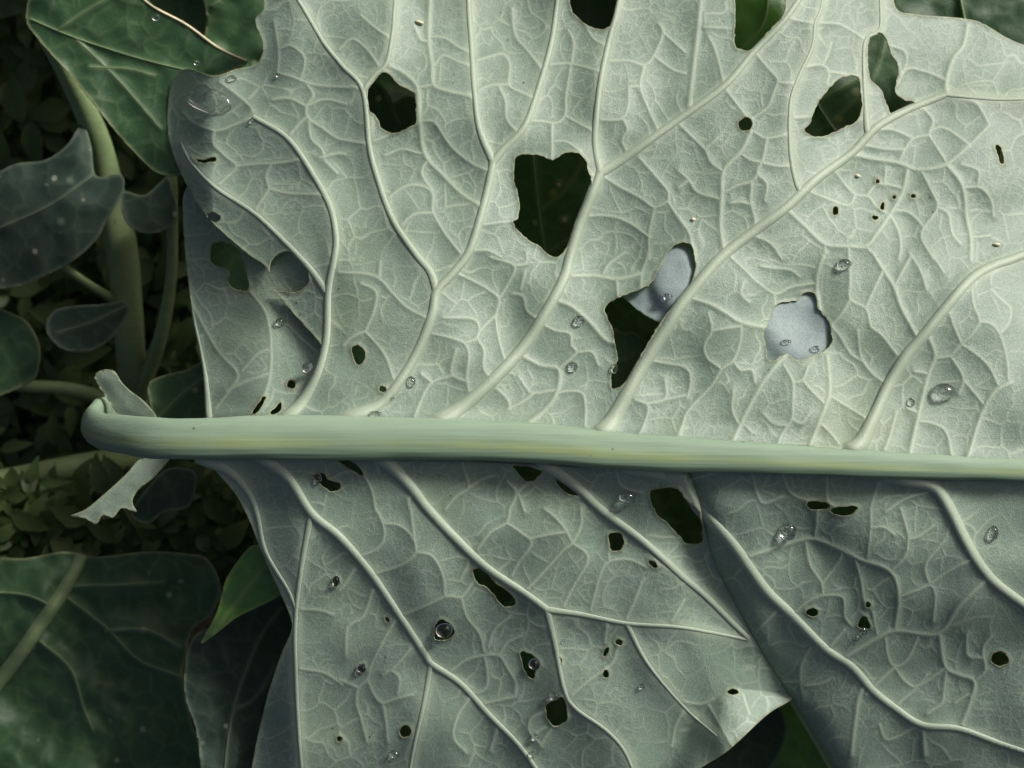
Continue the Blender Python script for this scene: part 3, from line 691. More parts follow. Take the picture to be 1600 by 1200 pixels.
cl = spline([(1020, 1190), (1105, 1108), (1145, 1078), (1230, 1085), (1300, 1090)], 8)
cy = np.interp(X, cl[:, 0], cl[:, 1])
ZL += 0.8 * np.clip(Y - cy, 0, 110) * sstep(1010, 1090, X)               # turned-up sunlit corner
ZL -= 40 * sstep(470, 390, X) * sstep(720, 800, Y)
ZU, ZB, ZR, ZL = (z * S for z in (ZU, ZB, ZR, ZL))
zfun = {k_: (lambda x, y, A=A: G.sample(A, np.asarray(x, float), np.asarray(y, float))) for k_, A in (('U', ZU), ('B', ZB), ('LR', ZR), ('LL', ZL))}

HU = [
 T(2, (130, 420), (150, 390), (200, 335), (235, 345), (270, 390), (330, 420), (350, 440), (355, 560), (320, 590), (260, 615), (200, 595), (170, 535), (140, 510), (130, 450)),
 T(2, (815, 730), (870, 715), (930, 720), (985, 740), (1040, 712), (1090, 705), (1130, 730), (1150, 780), (1168, 850), (1146, 930), (1104, 1010), (1076, 1080), (1050, 1150), (1010, 1190), (960, 1175), (940, 1150), (880, 1110), (830, 1070), (805, 1030), (830, 1000), (830, 900), (810, 830)),
 T(2, (1075, 45), (1120, 95), (1180, 130), (1240, 130), (1282, 60), (1290, -60), (1180, -110), (1080, -60)),
 T(3, (265, 40), (262, 200), (285, 225), (320, 232), (368, 205), (430, 130), (485, 65), (490, -20), (380, -60), (270, -20)),
 T(3, (585, 605), (610, 570), (640, 490), (690, 420), (740, 370), (800, 350), (835, 365), (842, 420), (848, 480), (830, 550), (770, 590), (700, 620), (640, 632)),
 T(3, (882, 190), (925, 150), (960, 175), (985, 250), (1012, 290), (1017, 340), (1005, 420), (1040, 460), (1100, 480), (1000, 530), (970, 490), (935, 410), (886, 350)),
 ellipse(1165, 194, 12, 11), ellipse(1305.5, 329, 5, 7.5), ellipse(1371, 283, 4, 4), ellipse(1397, 308, 3.4, 3.6), ellipse(1427, 306, 4, 3), ellipse(1368, 340, 4.4, 3.8), ellipse(1379, 321, 3, 7, rot=0.2),
 T(1, (890, 735), (940, 740), (995, 725), (998, 745), (940, 754)), ellipse(335, 340, 11, 7),
 T(4, (1270, 20), (1350, -4), (1400, 50), (1430, 110), (1400, 170), (1330, 182), (1260, 165), (1243, 110)),
 [(945, 486), (952, 474), (969, 464), (1013, 446), (1030, 419), (1043, 395), (1062, 380), (1080, 384), (1086, 410), (1080, 440), (1054, 475), (1028, 510), (993, 570), (980, 594), (959, 608), (955, 590), (965, 560), (962, 540), (957, 515)],
 T(6, (395, 370), (430, 290), (470, 235), (550, 220), (580, 190), (625, 183), (640, 220), (645, 260), (690, 310), (705, 370), (715, 400), (690, 445), (620, 480), (550, 497), (500, 470), (440, 500), (415, 490), (405, 420)),
 T(5, (55, 440), (85, 428), (120, 455), (115, 495), (85, 520), (70, 490)), ellipse(598, 608, 6, 6),
 T(3, (1470, 670), (1490, 680), (1505, 740), (1500, 765), (1480, 720)),
]
HB = [T(4, (975, 0), (985, 50), (1060, 85), (1055, 140), (1100, 170), (1150, 165), (1130, 60), (1110, 0), (1080, -30), (1040, -50), (985, -45)),
      T(4, (1250, 745), (1300, 690), (1300, 720), (1270, 750)), T(4, (1160, 748), (1220, 665), (1235, 668), (1190, 738)), ellipse(455, 601, 7, 6)]
HL = [
 [(490, 744), (505, 740), (515, 750), (532, 755), (530, 765), (518, 768), (500, 757)], [(525, 716), (545, 718), (565, 735), (567, 743), (550, 735)],
 T(5, (800, 985), (850, 990), (940, 1000), (900, 1055), (860, 1050)), T(5, (1000, 1010), (1050, 1040), (1120, 1115), (1060, 1115), (1010, 1070)),
 [(1016, 770), (1040, 762), (1060, 765), (1075, 785), (1092, 800), (1097, 845), (1075, 850), (1062, 838), (1045, 820), (1025, 800)],
 T(8, (1250, 120), (1300, 115), (1318, 155), (1300, 190), (1260, 190)),
 T(8, (620, 285), (660, 280), (720, 340), (800, 400), (815, 440), (770, 455), (740, 430), (690, 370), (640, 340)),
 T(8, (440, 580), (450, 530), (480, 512), (520, 540), (535, 575), (500, 605), (450, 605)),
 T(8, (840, 665), (880, 670), (930, 710), (910, 750), (895, 790), (860, 750)),
 T(8, (960, 910), (1000, 885), (1035, 875), (1055, 930), (1050, 980), (1000, 1005), (965, 970)),
 T(8, (280, 1030), (305, 1003), (330, 1015), (325, 1050), (295, 1057)),
 ellipse(525, 908, 6, 9), ellipse(565, 1045, 7, 7), ellipse(1145, 1081, 9, 5), ellipse(530, 1155, 4, 4), ellipse(605, 968, 4, 5),
 ellipse(968, 1004, 6, 5), ellipse(947, 1018, 3.5, 9, rot=0.3), ellipse(947, 1053, 4.5, 6), ellipse(874, 1032, 4, 5), ellipse(1020, 882, 4, 8, rot=-0.8),
]
HR_ = [T(6, (600, 1155), (650, 1150), (705, 1165), (690, 1185), (640, 1190), (605, 1180)), T(6, (705, 1190), (780, 1175), (830, 1180), (800, 1210), (740, 1215)),
       ellipse(1269, 957, 9, 7), ellipse(1356, 945, 4, 5), T(9, (830, 545), (860, 498), (885, 535), (880, 557)), ellipse(1562, 1030, 14, 11)]

leaf = empty('cauliflower_leaf', P(200, 690, -0.02))
tag(leaf, 'large pale grey-green leaf seen from its underside, full of holes, with thick curved stalk', 'leaf')
OU = [(440, 672), (482, 612), (500, 560), (502, 540), (475, 508), (449, 479), (425, 449), (418, 420), (385, 395), (350, 365), (320, 335), (290, 285), (272, 245), (263, 210), (262, 170), (268, 130), (283, 110), (300, 108), (322, 116), (340, 118), (368, 108), (390, 104), (405, 95), (411, 70), (400, 40), (399, 28), (404, 22), (412, 14),
      (440, -60), (700, -180), (1100, -200), (1330, -130), (1388, -40), (1400, 12), (1430, 22), (1500, 28), (1530, 34), (1552, 46), (1580, 62), (1650, 90), (1800, 160), (2100, 400), (2300, 650), (2340, 780),
      (2100, 770), (1600, 745), (1200, 725), (900, 710), (600, 694)]
OB = [(300, 690), (325, 652), (318, 570), (306, 520), (298, 470), (290, 400), (286, 340), (288, 300), (310, 275), (350, 330), (420, 385), (470, 400), (530, 455), (540, 560), (510, 640), (480, 690)]
OL = [(300, 690), (318, 716), (345, 745), (370, 775), (390, 815), (410, 865), (430, 910), (452, 960), (455, 985), (440, 1020), (420, 1080), (405, 1140), (395, 1190), (385, 1270), (450, 1370), (700, 1420), (960, 1330), (1070, 1220), (1128, 1180), (1150, 1162), (1200, 1116), (1235, 1094), (1262, 1065), (1240, 970), (1165, 870), (1120, 770), (1090, 705), (700, 690)]
OR = [(1030, 700), (1056, 742), (1090, 800), (1110, 870), (1150, 950), (1195, 1030), (1240, 1100), (1300, 1200), (1350, 1290), (1420, 1370), (1600, 1390), (1900, 1290), (2200, 1050), (2340, 790), (2100, 760), (1600, 730), (1300, 715)]
blades = {}
blades['U'] = blade('blade', G, ZU, OU, HU, M['under'], leaf, veinA)
blades['B'] = blade('folded_flap', G, ZB, OB, HB, M['under'], leaf, veinA)
blades['LL'] = blade('shaded_lobe', G, ZL, OL, HL, M['under'], leaf, veinA)
blades['LR'] = blade('overlapping_lobe', G, ZR, OR, HR_, M['under'], leaf, veinA)
for nm, (pts, w0, w1, fl, wh) in LAT.items():
    ridge('side_vein', pts, zfun[wh], w0, w1, blades[wh], M['under'], 0.45, fl)
ridge('side_vein', [(328, 655), (322, 590), (314, 545), (304, 500), (297, 450)], zfun['B'], 4, 2, blades['B'], M['under'], 0.6, 2)
M['fold'] = leaf_mat('folded_margin_green', (0.10, 0.17, 0.085), (0.14, 0.22, 0.11), (0.15, 0.23, 0.11), (0.2, 0.26, 0.12), 0.5, 0.35, 0.15, 0.2)
ridge('folded_margin', [(1100, 835), (1116, 880), (1150, 948), (1196, 1028), (1242, 1100), (1302, 1200), (1350, 1288)], zfun['LR'], 3, 8, blades['LR'], M['fold'], 0.7)
# midrib running into the leaf stalk, which bends down to the stem behind
mid_path = [(2320, 775, -0.004, 4), (1900, 752, -0.002, 12), (1600, 735, -0.001, 17), (1400, 727, 0.0, 20), (1200, 716, 0.0, 24), (1000, 706, 0.0, 29), (800, 691, 0.0, 32), (600, 685, 0.0, 34),
            (400, 684, -0.001, 34), (300, 685, -0.003, 33), (240, 684, -0.008, 32), (195, 680, -0.017, 31), (158, 673, -0.029, 30), (141, 660, -0.044, 29), (150, 647, -0.062, 28), (190, 642, -0.09, 28), (222, 655, -0.14, 28)]
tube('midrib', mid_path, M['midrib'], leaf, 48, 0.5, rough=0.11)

# ------------------------------------------------------------------ other leaves
def bg_leaf(name, label, outline, z, mat, tilt=(0, 0), mid=None, lat=(), midw=(6, 3), rip=10, cup=0.0, holes=(), step=4.0, zfn=None, group=None, cat='leaf', edge_drop=0.0, margin=None, midmat=None, latw=None):
    o = np.array(outline, float)
    cx, cy = o[:, 0].mean(), o[:, 1].mean()
    lo = o.min(0) - 20; hi = o.max(0) + 20
    g = Grid(np.arange(lo[0], hi[0], step), np.arange(lo[1], hi[1], step))
    sd = int(abs(cx) * 3 + abs(cy)) % 97
    Z = np.zeros(g.X.shape)
    Z += tilt[0] * (g.X - cx) + tilt[1] * (g.Y - cy) + rip * 2.0 * vnoise(g.X / 70, g.Y / 70, sd) + rip * 0.7 * vnoise(g.X / 26, g.Y / 26, sd + 1)
    dv = np.full(g.X.shape, 80.0)
    if mid: g.seg_dist(dv, spline(mid, 6), 80)
    dm = dv.copy()
    for l in lat: g.seg_dist(dv, spline(l, 6), 80)
    Z += cup * dm * 0.3
    de = np.full(g.X.shape, 60.0); g.seg_dist(de, spline(o, 5, True), 60, True)
    Z -= edge_drop * np.exp(-de / 14.0)
    e = voronoi_edge(g.X, g.Y, 40, sd, 0.3)
    Z += -rip * 0.5 * (1 - np.exp(-dv / 16)) + 1.4 * bump(dv, 4) - 0.8 * (1 - np.exp(-e / 7)) * sstep(6, 14, dv)
    A = np.clip(0.9 * bump(dv, 3.2) + 0.28 * bump(e, 2.4) * sstep(6, 14, dv), 0, 1)
    Z = z + Z * S if zfn is None else zfn(g.X, g.Y) + Z * S
    base = mid[0] if mid else (cx, cy)
    root = empty(name, P(base[0], base[1], z))
    tag(root, label, cat, group)
    bl = blade('blade', g, Z, outline, holes, mat, root, A, 0.0007, 40)
    f = lambda x, y: g.sample(Z, np.asarray(x, float), np.asarray(y, float))
    if mid: ridge('midrib', mid, f, midw[0], midw[1], root, midmat or mat, 0.8)
    for l in lat: ridge('side_vein', l, f, (latw or midw[1]) * 0.8, (latw or midw[1]) * 0.4, bl, mat, 0.7, n=7)
    if margin: ridge('margin', margin, f, 2.2, 2.6, root, M['cream'], 1.0, n=7)
    return f

zu = lambda off: (lambda x, y: G.sample(ZUs, np.clip(x, 260, 1600), np.clip(y, 0, 690)) - off)
# a smooth copy of the big leaf's surface, for the leaf that lies against its back
ZUs = ZU.copy()
for _ in range(40):
    ZUs[1:-1, 1:-1] = 0.25 * (ZUs[:-2, 1:-1] + ZUs[2:, 1:-1] + ZUs[1:-1, :-2] + ZUs[1:-1, 2:])

f_blue = bg_leaf('cauliflower_leaf', 'smooth blue-grey leaf with water beads, pressed against the back of the holed leaf', [(968, 455), (990, 430), (1020, 395), (1060, 360), (1120, 340), (1220, 420), (1300, 430), (1350, 500), (1330, 560), (1270, 600), (1190, 590), (1130, 540), (1075, 515), (1040, 508), (1010, 494), (985, 475)],
        -0.03, M['bluegrey'], rip=1.5, zfn=lambda x, y: zu(0.0045)(x, y) + 0.0042 * np.exp(-((np.hypot(x - 1252, y - 508) / 62) ** 6)) + 0.0038 * np.exp(-((np.hypot((x - 1052) / 38, (y - 430) / 56)) ** 6)))
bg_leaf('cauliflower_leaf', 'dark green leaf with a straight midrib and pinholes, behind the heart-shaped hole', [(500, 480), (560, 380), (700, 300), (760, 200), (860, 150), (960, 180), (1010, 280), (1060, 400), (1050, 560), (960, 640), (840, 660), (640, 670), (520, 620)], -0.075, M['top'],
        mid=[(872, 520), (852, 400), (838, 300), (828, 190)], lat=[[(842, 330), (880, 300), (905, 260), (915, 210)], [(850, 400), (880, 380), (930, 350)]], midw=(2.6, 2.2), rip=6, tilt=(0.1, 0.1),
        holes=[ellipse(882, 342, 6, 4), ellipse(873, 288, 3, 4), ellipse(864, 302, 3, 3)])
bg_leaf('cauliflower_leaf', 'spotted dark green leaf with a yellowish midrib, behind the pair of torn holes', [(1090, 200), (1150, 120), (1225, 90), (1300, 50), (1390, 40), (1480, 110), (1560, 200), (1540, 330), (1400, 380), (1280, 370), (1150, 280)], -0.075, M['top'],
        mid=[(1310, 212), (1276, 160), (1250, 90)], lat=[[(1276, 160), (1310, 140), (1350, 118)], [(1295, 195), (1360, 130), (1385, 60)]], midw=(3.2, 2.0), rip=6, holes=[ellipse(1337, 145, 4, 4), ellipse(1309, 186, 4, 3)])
bg_leaf('cauliflower_leaf', 'green leaf with a yellow vein, behind the notch at the big leaf margin', [(1120, 80), (1130, -60), (1200, -140), (1260, -60), (1250, 60), (1190, 110)], -0.08, M['bright'], mid=[(1155, 80), (1195, 30), (1200, -60)], midw=(3, 2), rip=8, tilt=(0.0, 0.2))
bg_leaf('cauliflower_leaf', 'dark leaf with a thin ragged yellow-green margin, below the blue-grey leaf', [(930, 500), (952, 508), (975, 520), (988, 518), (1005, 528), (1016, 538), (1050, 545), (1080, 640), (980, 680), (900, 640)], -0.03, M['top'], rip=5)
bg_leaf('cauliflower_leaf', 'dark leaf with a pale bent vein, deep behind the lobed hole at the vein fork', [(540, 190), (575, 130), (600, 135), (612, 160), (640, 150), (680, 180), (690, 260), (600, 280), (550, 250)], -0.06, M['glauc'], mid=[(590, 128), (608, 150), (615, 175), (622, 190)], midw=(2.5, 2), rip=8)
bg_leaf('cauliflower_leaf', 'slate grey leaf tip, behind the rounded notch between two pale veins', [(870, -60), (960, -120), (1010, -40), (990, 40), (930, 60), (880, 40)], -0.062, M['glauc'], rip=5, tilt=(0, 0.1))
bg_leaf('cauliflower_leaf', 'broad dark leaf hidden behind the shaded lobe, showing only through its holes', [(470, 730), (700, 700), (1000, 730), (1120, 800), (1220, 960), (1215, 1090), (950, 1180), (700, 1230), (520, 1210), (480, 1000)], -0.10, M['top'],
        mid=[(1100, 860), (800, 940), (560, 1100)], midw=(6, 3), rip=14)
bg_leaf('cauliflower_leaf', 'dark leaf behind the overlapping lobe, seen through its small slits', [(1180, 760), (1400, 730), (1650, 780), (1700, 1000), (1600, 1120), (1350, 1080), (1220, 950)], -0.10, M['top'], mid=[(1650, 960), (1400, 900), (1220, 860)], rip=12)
bg_leaf('cauliflower_leaf', 'dull blue-green leaf in the gap below the turned-up lobe corner', [(1100, 1180), (1150, 1120), (1200, 1085), (1222, 1110), (1228, 1150), (1205, 1200), (1150, 1280), (1080, 1270)], -0.085, M['glauc'], rip=6)
bg_leaf('cauliflower_leaf', 'bright green leaf deep in the gap below the turned-up lobe corner', [(1210, 1080), (1260, 1070), (1330, 1150), (1360, 1250), (1250, 1290), (1190, 1200)], -0.105, M['bright'], rip=8)
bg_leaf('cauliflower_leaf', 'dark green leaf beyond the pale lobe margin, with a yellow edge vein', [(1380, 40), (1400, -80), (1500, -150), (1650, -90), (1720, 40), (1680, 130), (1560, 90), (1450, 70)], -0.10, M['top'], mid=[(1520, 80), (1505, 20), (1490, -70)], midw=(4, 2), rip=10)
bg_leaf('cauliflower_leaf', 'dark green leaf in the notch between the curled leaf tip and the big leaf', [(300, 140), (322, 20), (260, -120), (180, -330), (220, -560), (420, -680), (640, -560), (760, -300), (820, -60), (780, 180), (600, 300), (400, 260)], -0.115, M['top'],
        mid=[(560, 260), (500, 0), (430, -300), (400, -560)], lat=[[(500, 0), (420, -40), (330, 10)], [(470, -130), (380, -200), (270, -230)], [(520, 60), (620, -60), (720, -120)]], midw=(9, 4), rip=16, tilt=(0.05, 0.0), step=6)  # real in the notch; the unseen rest is stretched out to shade the soil
bg_leaf('cauliflower_leaf', 'mostly unseen dark leaf added deep under the curled leaf to shade the soil', [(60, -60), (-80, -300), (40, -620), (300, -820), (620, -760), (800, -450), (820, -150), (680, 60), (400, 90), (180, 60)], -0.16, M['top'], mid=[(400, 40), (380, -300), (340, -680)], midw=(9, 4), rip=16, step=6)  # added blocker, spread beyond the view to keep sun off the soil
bg_leaf('cauliflower_leaf', 'dark leaf added deep behind the folded flap to keep its lobed hole dark', [(300, 330), (380, 300), (480, 360), (520, 480), (500, 600), (420, 660), (340, 650), (310, 500)], -0.085, M['top'], mid=[(420, 650), (400, 500), (390, 340)], midw=(4, 2), rip=8)  # added to cover sunlit soil so the flap's hole stays dark
# left-hand side
bg_leaf('cauliflower_leaf', 'curled dark green leaf with a thick cream margin, touching the big leaf notch', [(40, 22), (70, -60), (160, -70), (240, 8), (290, 36), (340, 72), (387, 95), (350, 116), (322, 124), (300, 135), (290, 180), (300, 262), (250, 272), (200, 228), (150, 168), (105, 112), (60, 62)], -0.068, M['top'],
        mid=[(48, 30), (120, 60), (220, 92), (300, 112)], lat=[[(90, 48), (130, 20), (200, -20)], [(120, 62), (180, 120), (250, 200)], [(140, 105), (200, 108), (240, 118)]], midw=(2.2, 1.6), rip=8, tilt=(0.05, -0.05), cup=0.5, step=2.5, margin=[(200, -22), (240, 11), (290, 38), (340, 74), (385, 95)])
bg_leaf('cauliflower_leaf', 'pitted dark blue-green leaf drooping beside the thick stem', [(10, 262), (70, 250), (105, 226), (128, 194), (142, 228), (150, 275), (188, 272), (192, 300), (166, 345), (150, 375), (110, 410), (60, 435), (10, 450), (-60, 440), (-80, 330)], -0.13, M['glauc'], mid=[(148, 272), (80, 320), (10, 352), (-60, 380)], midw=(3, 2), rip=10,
        holes=[ellipse(108, 282, 3, 3), ellipse(94, 346, 3, 3)], edge_drop=8)
bg_leaf('young_leaf', 'small smooth oval blue-green leaf below the pitted leaf', [(71, 512), (84, 486), (115, 478), (160, 475), (194, 471), (201, 484), (190, 510), (160, 540), (125, 551), (90, 541)], -0.13, M['glauc'], mid=[(198, 478), (140, 505), (90, 520)], midw=(2, 1.4), rip=4, cup=0.6)
bg_leaf('young_leaf', 'dim wavy blue-green leaf scrap between the two stems', [(193, 300), (225, 305), (250, 285), (264, 278), (276, 340), (240, 365), (205, 356), (190, 330)], -0.14, M['glauc'], rip=6)
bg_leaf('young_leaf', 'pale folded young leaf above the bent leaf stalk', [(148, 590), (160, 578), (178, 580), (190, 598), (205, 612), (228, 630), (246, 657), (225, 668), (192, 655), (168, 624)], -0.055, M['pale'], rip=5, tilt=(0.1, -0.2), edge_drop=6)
bg_leaf('young_leaf', 'dark young leaf with a yellow-green margin, tucked beside the leaf flap', [(231, 604), (245, 590), (290, 578), (325, 570), (345, 655), (300, 680), (250, 668), (236, 640)], -0.07, M['top'], mid=[(240, 662), (280, 620), (320, 590)], midw=(2, 1.4), rip=6)
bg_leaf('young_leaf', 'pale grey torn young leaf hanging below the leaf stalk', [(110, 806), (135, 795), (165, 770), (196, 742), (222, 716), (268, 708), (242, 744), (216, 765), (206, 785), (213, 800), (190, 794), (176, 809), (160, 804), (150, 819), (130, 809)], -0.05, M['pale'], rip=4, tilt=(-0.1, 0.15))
bg_leaf('young_leaf', 'dark slate young leaf under the leaf stalk, beside the pale torn one', [(204, 802), (228, 765), (262, 732), (305, 740), (296, 790), (258, 800), (230, 818)], -0.075, M['glauc'], rip=6)
bg_leaf('cauliflower_leaf', 'wide dark green leaf with a thick pale midrib, lying lowest in the bed', [(-60, 880), (40, 872), (100, 862), (150, 870), (230, 862), (290, 865), (325, 875), (345, 920), (330, 960), (300, 985), (290, 1030), (285, 1060), (300, 1130), (315, 1180), (310, 1260), (150, 1300), (-100, 1280), (-120, 960)], -0.11, M['top'],
        mid=[(-40, 1110), (25, 1030), (60, 980), (95, 930), (118, 890), (128, 866)], lat=[[(108, 916), (180, 914), (255, 910)], [(102, 932), (165, 980), (215, 1030), (283, 1058)], [(62, 1002), (110, 1045), (130, 1105), (145, 1140)], [(85, 950), (40, 930), (-30, 925)], [(165, 985), (230, 985), (280, 1010)]], midw=(13, 11), rip=18, tilt=(0.1, 0.0), midmat=M['stem'], latw=4.5,
        holes=[])
bg_leaf('young_leaf', 'glossy bright green curled leaf against the big leaf margin', [(352, 908), (372, 876), (395, 852), (418, 862), (436, 905), (436, 930), (400, 950), (370, 965), (335, 992), (314, 1004), (338, 958)], -0.04, M['bright'], rip=10, tilt=(0.2, -0.3), mid=[(420, 880), (375, 935), (330, 990)], midw=(2, 1.3))
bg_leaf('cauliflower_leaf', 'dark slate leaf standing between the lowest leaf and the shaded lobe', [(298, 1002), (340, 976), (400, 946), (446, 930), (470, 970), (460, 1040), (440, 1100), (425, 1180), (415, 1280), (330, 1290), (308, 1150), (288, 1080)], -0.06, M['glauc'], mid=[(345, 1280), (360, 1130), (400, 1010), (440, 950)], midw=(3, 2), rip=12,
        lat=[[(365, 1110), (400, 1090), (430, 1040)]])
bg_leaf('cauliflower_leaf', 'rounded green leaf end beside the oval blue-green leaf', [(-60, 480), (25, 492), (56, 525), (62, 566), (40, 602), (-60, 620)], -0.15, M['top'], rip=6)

st = tube('plant_stem', [(235, 760, -0.29, 30), (215, 680, -0.22, 29), (205, 560, -0.18, 29), (192, 400, -0.17, 31), (170, 290, -0.16, 28), (145, 200, -0.14, 24), (100, 110, -0.11, 16), (50, 30, -0.075, 10)], M['stem'])
tag(st, 'thick pale green stem rising behind the pitted leaf', 'stem')
st = tube('plant_stem', [(268, 230, -0.14, 11), (269, 330, -0.15, 11), (268, 430, -0.16, 11), (250, 530, -0.17, 14), (215, 620, -0.19, 18)], M['stem'])
tag(st, 'slender green stem beside the leaf flap, parallel to the thick stem', 'stem')
st = tube('leaf_stalk', [(98, 415, -0.14, 7), (140, 445, -0.155, 8), (190, 475, -0.175, 10)], M['stem'])
tag(st, 'short thin stalk between the pitted leaf and the thick stem', 'stalk')
st = tube('leaf_stalk', [(-60, 590, -0.16, 11), (30, 602, -0.165, 12), (110, 608, -0.17, 13), (195, 630, -0.19, 15)], M['stem'])
tag(st, 'dim green stalk running from the rounded leaf end to the stem base', 'stalk')
st = tube('leaf_stalk', [(-80, 770, -0.17, 24), (30, 748, -0.175, 26), (120, 730, -0.18, 26), (225, 710, -0.24, 26)], M['stem'])
tag(st, 'broad dull green stalk under the bend of the big leaf stalk', 'stalk')

# weeds on the soil, uncountable
def weeds(n, box, zr, size, seed):
    r = np.random.RandomState(seed)
    V = []; Qs = []
    for i in range(n):
        px = r.uniform(box[0], box[2]); py = r.uniform(box[1], box[3]); z = r.uniform(*zr)
        c = np.array(P(px, py, z)); a = r.uniform(0, 6.28); L_ = r.uniform(*size); w = L_ * r.uniform(.14, .3)
        t = np.array([math.cos(a), math.sin(a), r.uniform(-.5, .6)]); t /= np.linalg.norm(t)
        s_ = np.cross(t, [r.uniform(-.4, .4), r.uniform(-.4, .4), 1]); s_ /= np.linalg.norm(s_)
        nn = np.cross(s_, t)
        b0 = len(V)
        for k_, (u_, hw) in enumerate(((0, .12), (.2, .75), (.42, 1), (.72, .62), (1, .03))):
            m_ = c + t * L_ * u_ - nn * L_ * .35 * u_ * u_
            V += [m_ - s_ * w * hw + nn * w * .25 * hw, m_, m_ + s_ * w * hw + nn * w * .25 * hw]
        for k_ in range(4):
            q = b0 + k_ * 3
            Qs += [(q, q + 1, q + 4, q + 3), (q + 1, q + 2, q + 5, q + 4)]
    return V, Qs
V, Qs = weeds(1800, (-100, 755, 450, 900), (-0.21, -0.14), (0.007, 0.02), 3)
w = mesh_obj('ground_cover', V, Qs, M['weed'], attrs={'vein': np.zeros(len(V)), 'rim': np.zeros(len(V))})
tag(w, 'small yellow-green weeds crowded below the leaf stalk', 'weeds', kind='stuff')
V2, Q2 = weeds(2600, (-300, -60, 480, 780), (-0.285, -0.24), (0.012, 0.028), 5)
V, Qs = weeds(6000, (-2500, -2200, 4200, 3200), (-0.30, -0.27), (0.012, 0.03), 4)
Qs = Qs + [tuple(i + len(V) for i in q) for q in Q2]; V = V + V2
w = mesh_obj('ground_cover', V, Qs, M['weed'], attrs={'vein': np.zeros(len(V)), 'rim': np.zeros(len(V))})
tag(w, 'low dark weeds covering the soil of the bed', 'weeds', kind='stuff')

# ------------------------------------------------------------------ water drops and specks
def ball(name, px, py, rx, ry, zf, mat, label, cat, group=None, hz=0.9, rot=0.0, sink=0.4, seed=0):
    z = float(zf(np.array([px]), np.array([py]))[0]) if callable(zf) else zf
    bm = bmesh.new()
    bmesh.ops.create_uvsphere(bm, u_segments=20, v_segments=14, radius=1.0)
    r = random.Random(seed + int(px * 7 + py))
    ph = [r.uniform(0, 6.28) for _ in range(3)]
    rz = hz * (rx + ry) / 2
    for v in bm.verts:
        a = math.atan2(v.co.y, v.co.x)
        k_ = 1 + 0.06 * math.sin(2 * a + ph[0]) + 0.04 * math.sin(3 * a + ph[1])
        zz = v.co.z * (1.0 if v.co.z > 0 else 0.55)
        x = v.co.x * rx * k_ * S; y = v.co.y * ry * k_ * S
        v.co = (x * math.cos(rot) - y * math.sin(rot), x * math.sin(rot) + y * math.cos(rot), zz * rz * S)
    me = bpy.data.meshes.new(name); bm.to_mesh(me); bm.free()
    for p in me.polygons: p.use_smooth = True
    me.materials.append(mat)
    o = bpy.data.objects.new(name, me)
    o.location = P(px, py, z + rz * S * sink)
    COL.objects.link(o)
    return tag(o, label, cat, group)

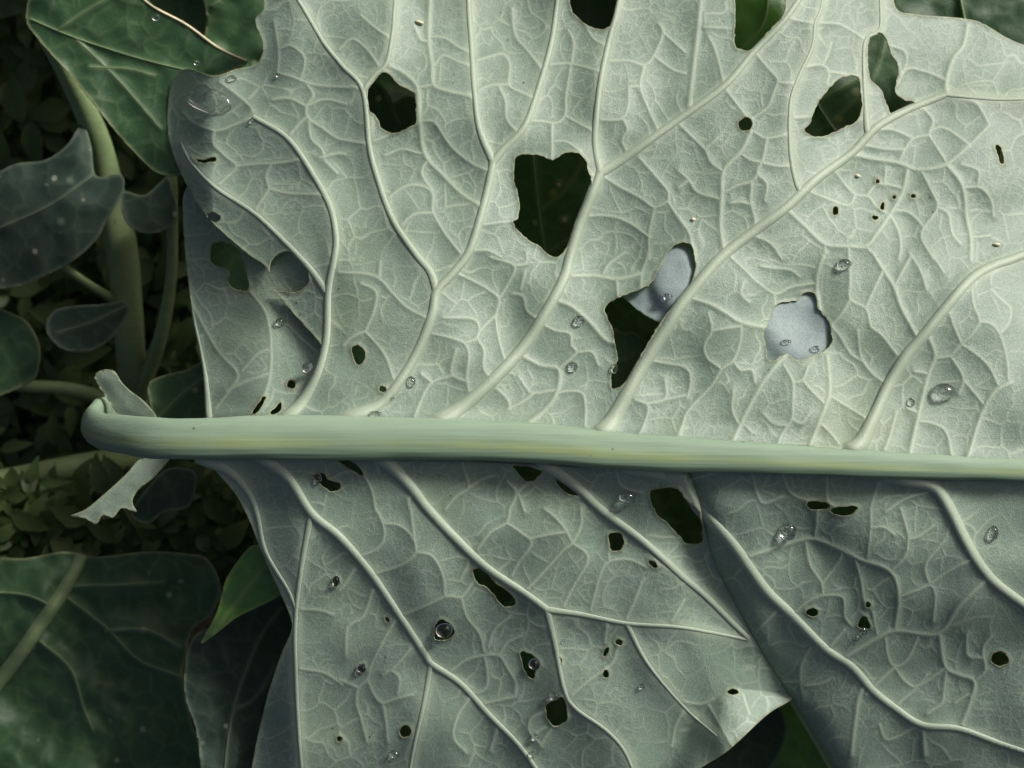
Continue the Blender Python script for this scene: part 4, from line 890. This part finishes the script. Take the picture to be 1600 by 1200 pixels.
U_, L_, R_, B_ = zfun['U'], zfun['LL'], zfun['LR'], zfun['B']
for px, py, rx, ry, zf, lab in [
    (1319, 413, 12, 9, U_, 'clear water drop between the pinhole cluster and the round hole over blue-grey leaf'),
    (1475, 612, 20, 13, U_, 'large bright water drop between two upright small veins near the midrib'),
    (895, 573, 8, 8, U_, 'round water drop midway between the long torn hole and the next side vein'),
    (905, 501, 9, 8, U_, 'water drop on the vein leading to the top of the long torn hole'),
    (960, 576, 5, 8, U_, 'water drop clinging to the pointed rim of the long torn hole'),
    (643, 596, 6, 9, U_, 'oval water drop beside a side vein base with a round pinhole'),
    (586, 647, 10, 5, U_, 'flat water drop resting against the sunlit edge of the midrib'),
    (612, 622, 4, 3, U_, 'tiny water drop touching the side vein close to the flat drop'),
    (438, 503, 8, 7, B_, 'pale water drop on the folded flap under its fold'),
    (480, 574, 9, 8, U_, 'water drop between the curved side vein and the folded flap'),
    (435, 117, 4, 4, U_, 'tiny water bead on a small vein near the notched leaf margin'),
    (393, 189, 4, 4, U_, 'tiny water bead at the forked vein below the water pool'),
    (362, 122, 8, 5, U_, 'small water bead on the notched leaf margin next to the pool'),
    (1231, 830, 15, 14, R_, 'large round water drop with a dark centre near the two midrib slits'),
    (981, 777, 13, 11, L_, 'clear round water drop between a thick side vein and the big dark hole'),
    (694, 985, 13, 13, L_, 'lumpy water drop filling a hole near the long side vein of the shaded lobe'),
    (525, 908, 6, 9, L_, 'small upright water drop filling a pinhole near the lobe margin vein'),
    (565, 1045, 7, 7, L_, 'round water drop in a pinhole, smaller than the lumpy one nearby'),
    (835, 1038, 9, 10, L_, 'water drop in the pointed hole beside the forked vein of the shaded lobe'),
    (866, 1088, 9, 6, L_, 'water bead on the rim of the round hole by the forked vein'),
    (1003, 1073, 5, 5, L_, 'small bright water bead alone on the smooth part of the shaded lobe'),
    (880, 1002, 3, 3, L_, 'tiniest water bead, touching the forked vein of the shaded lobe'),
    (836, 1152, 6, 7, L_, 'faint water bead between the round hole and the tip of the long side vein'),
    (617, 1178, 9, 7, L_, 'water drop on the shaded lobe beside the pale branch vein'),
    (833, 1178, 7, 5, L_, 'small bead at the far end of the long side vein'),
    (497, 748, 6, 8, L_, 'sparkling water bead on the rim of a dark hole under the stalk'),
    (1350, 988, 4, 9, R_, 'thin water streak below the small dark triangle hole'),
    (1043, 463, 8, 5, f_blue, 'water bead on the blue-grey leaf in the long torn hole'),
    (1018, 440, 4, 3, f_blue, 'tiny water bead near the edge of the blue-grey leaf in the long torn hole'),
    (1229, 534, 8, 4, f_blue, 'smaller water bead of two on the blue-grey leaf in the round hole'),
    (1274, 545, 9, 5, f_blue, 'larger water bead of two on the blue-grey leaf in the round hole'),
    (1552, 833, 8, 12, R_, 'water drop beyond the last thick side vein of the overlapping lobe'),
    (1424, 628, 6, 8, U_, 'faint water bead between the strong side vein and the big bright drop')]:
    ball('water_drop', px, py, rx, ry, zf, M['water'], lab, 'water drop')
ball('water_drop', 244, 27, 7, 6, -0.058, M['water'], 'water drop on the cream margin of the curled dark leaf', 'water drop')
ball('water_drop', 307, 98, 6, 4, -0.060, M['water'], 'small ringlike water bead on the curled dark leaf near its tip', 'water drop')
ball('water_pool', 328, 158, 40, 22, U_, M['water'], 'pool of water caught in the rolled corner of the big leaf', 'water', hz=0.35, rot=-0.3, sink=0.3)
for px, py, rx, ry, zf, rot, lab in [
    (655, 35, 8, 3, U_, -0.2, 'tiny cream grub-like speck between two pale veins near the lobed hole'),
    (1340, 275, 4, 3, U_, 0, 'tiny cream speck beside the cluster of pinholes'),
    (1083, 343, 4, 3, U_, 0, 'tiny cream speck near the rounded end of the long torn hole'),
    (1557, 382, 6, 3, U_, 0, 'tiny cream speck beside the strong side vein nearest the leaf tip')]:
    ball('debris_speck', px, py, rx, ry, zf, M['cream'], lab, 'speck', rot=rot)
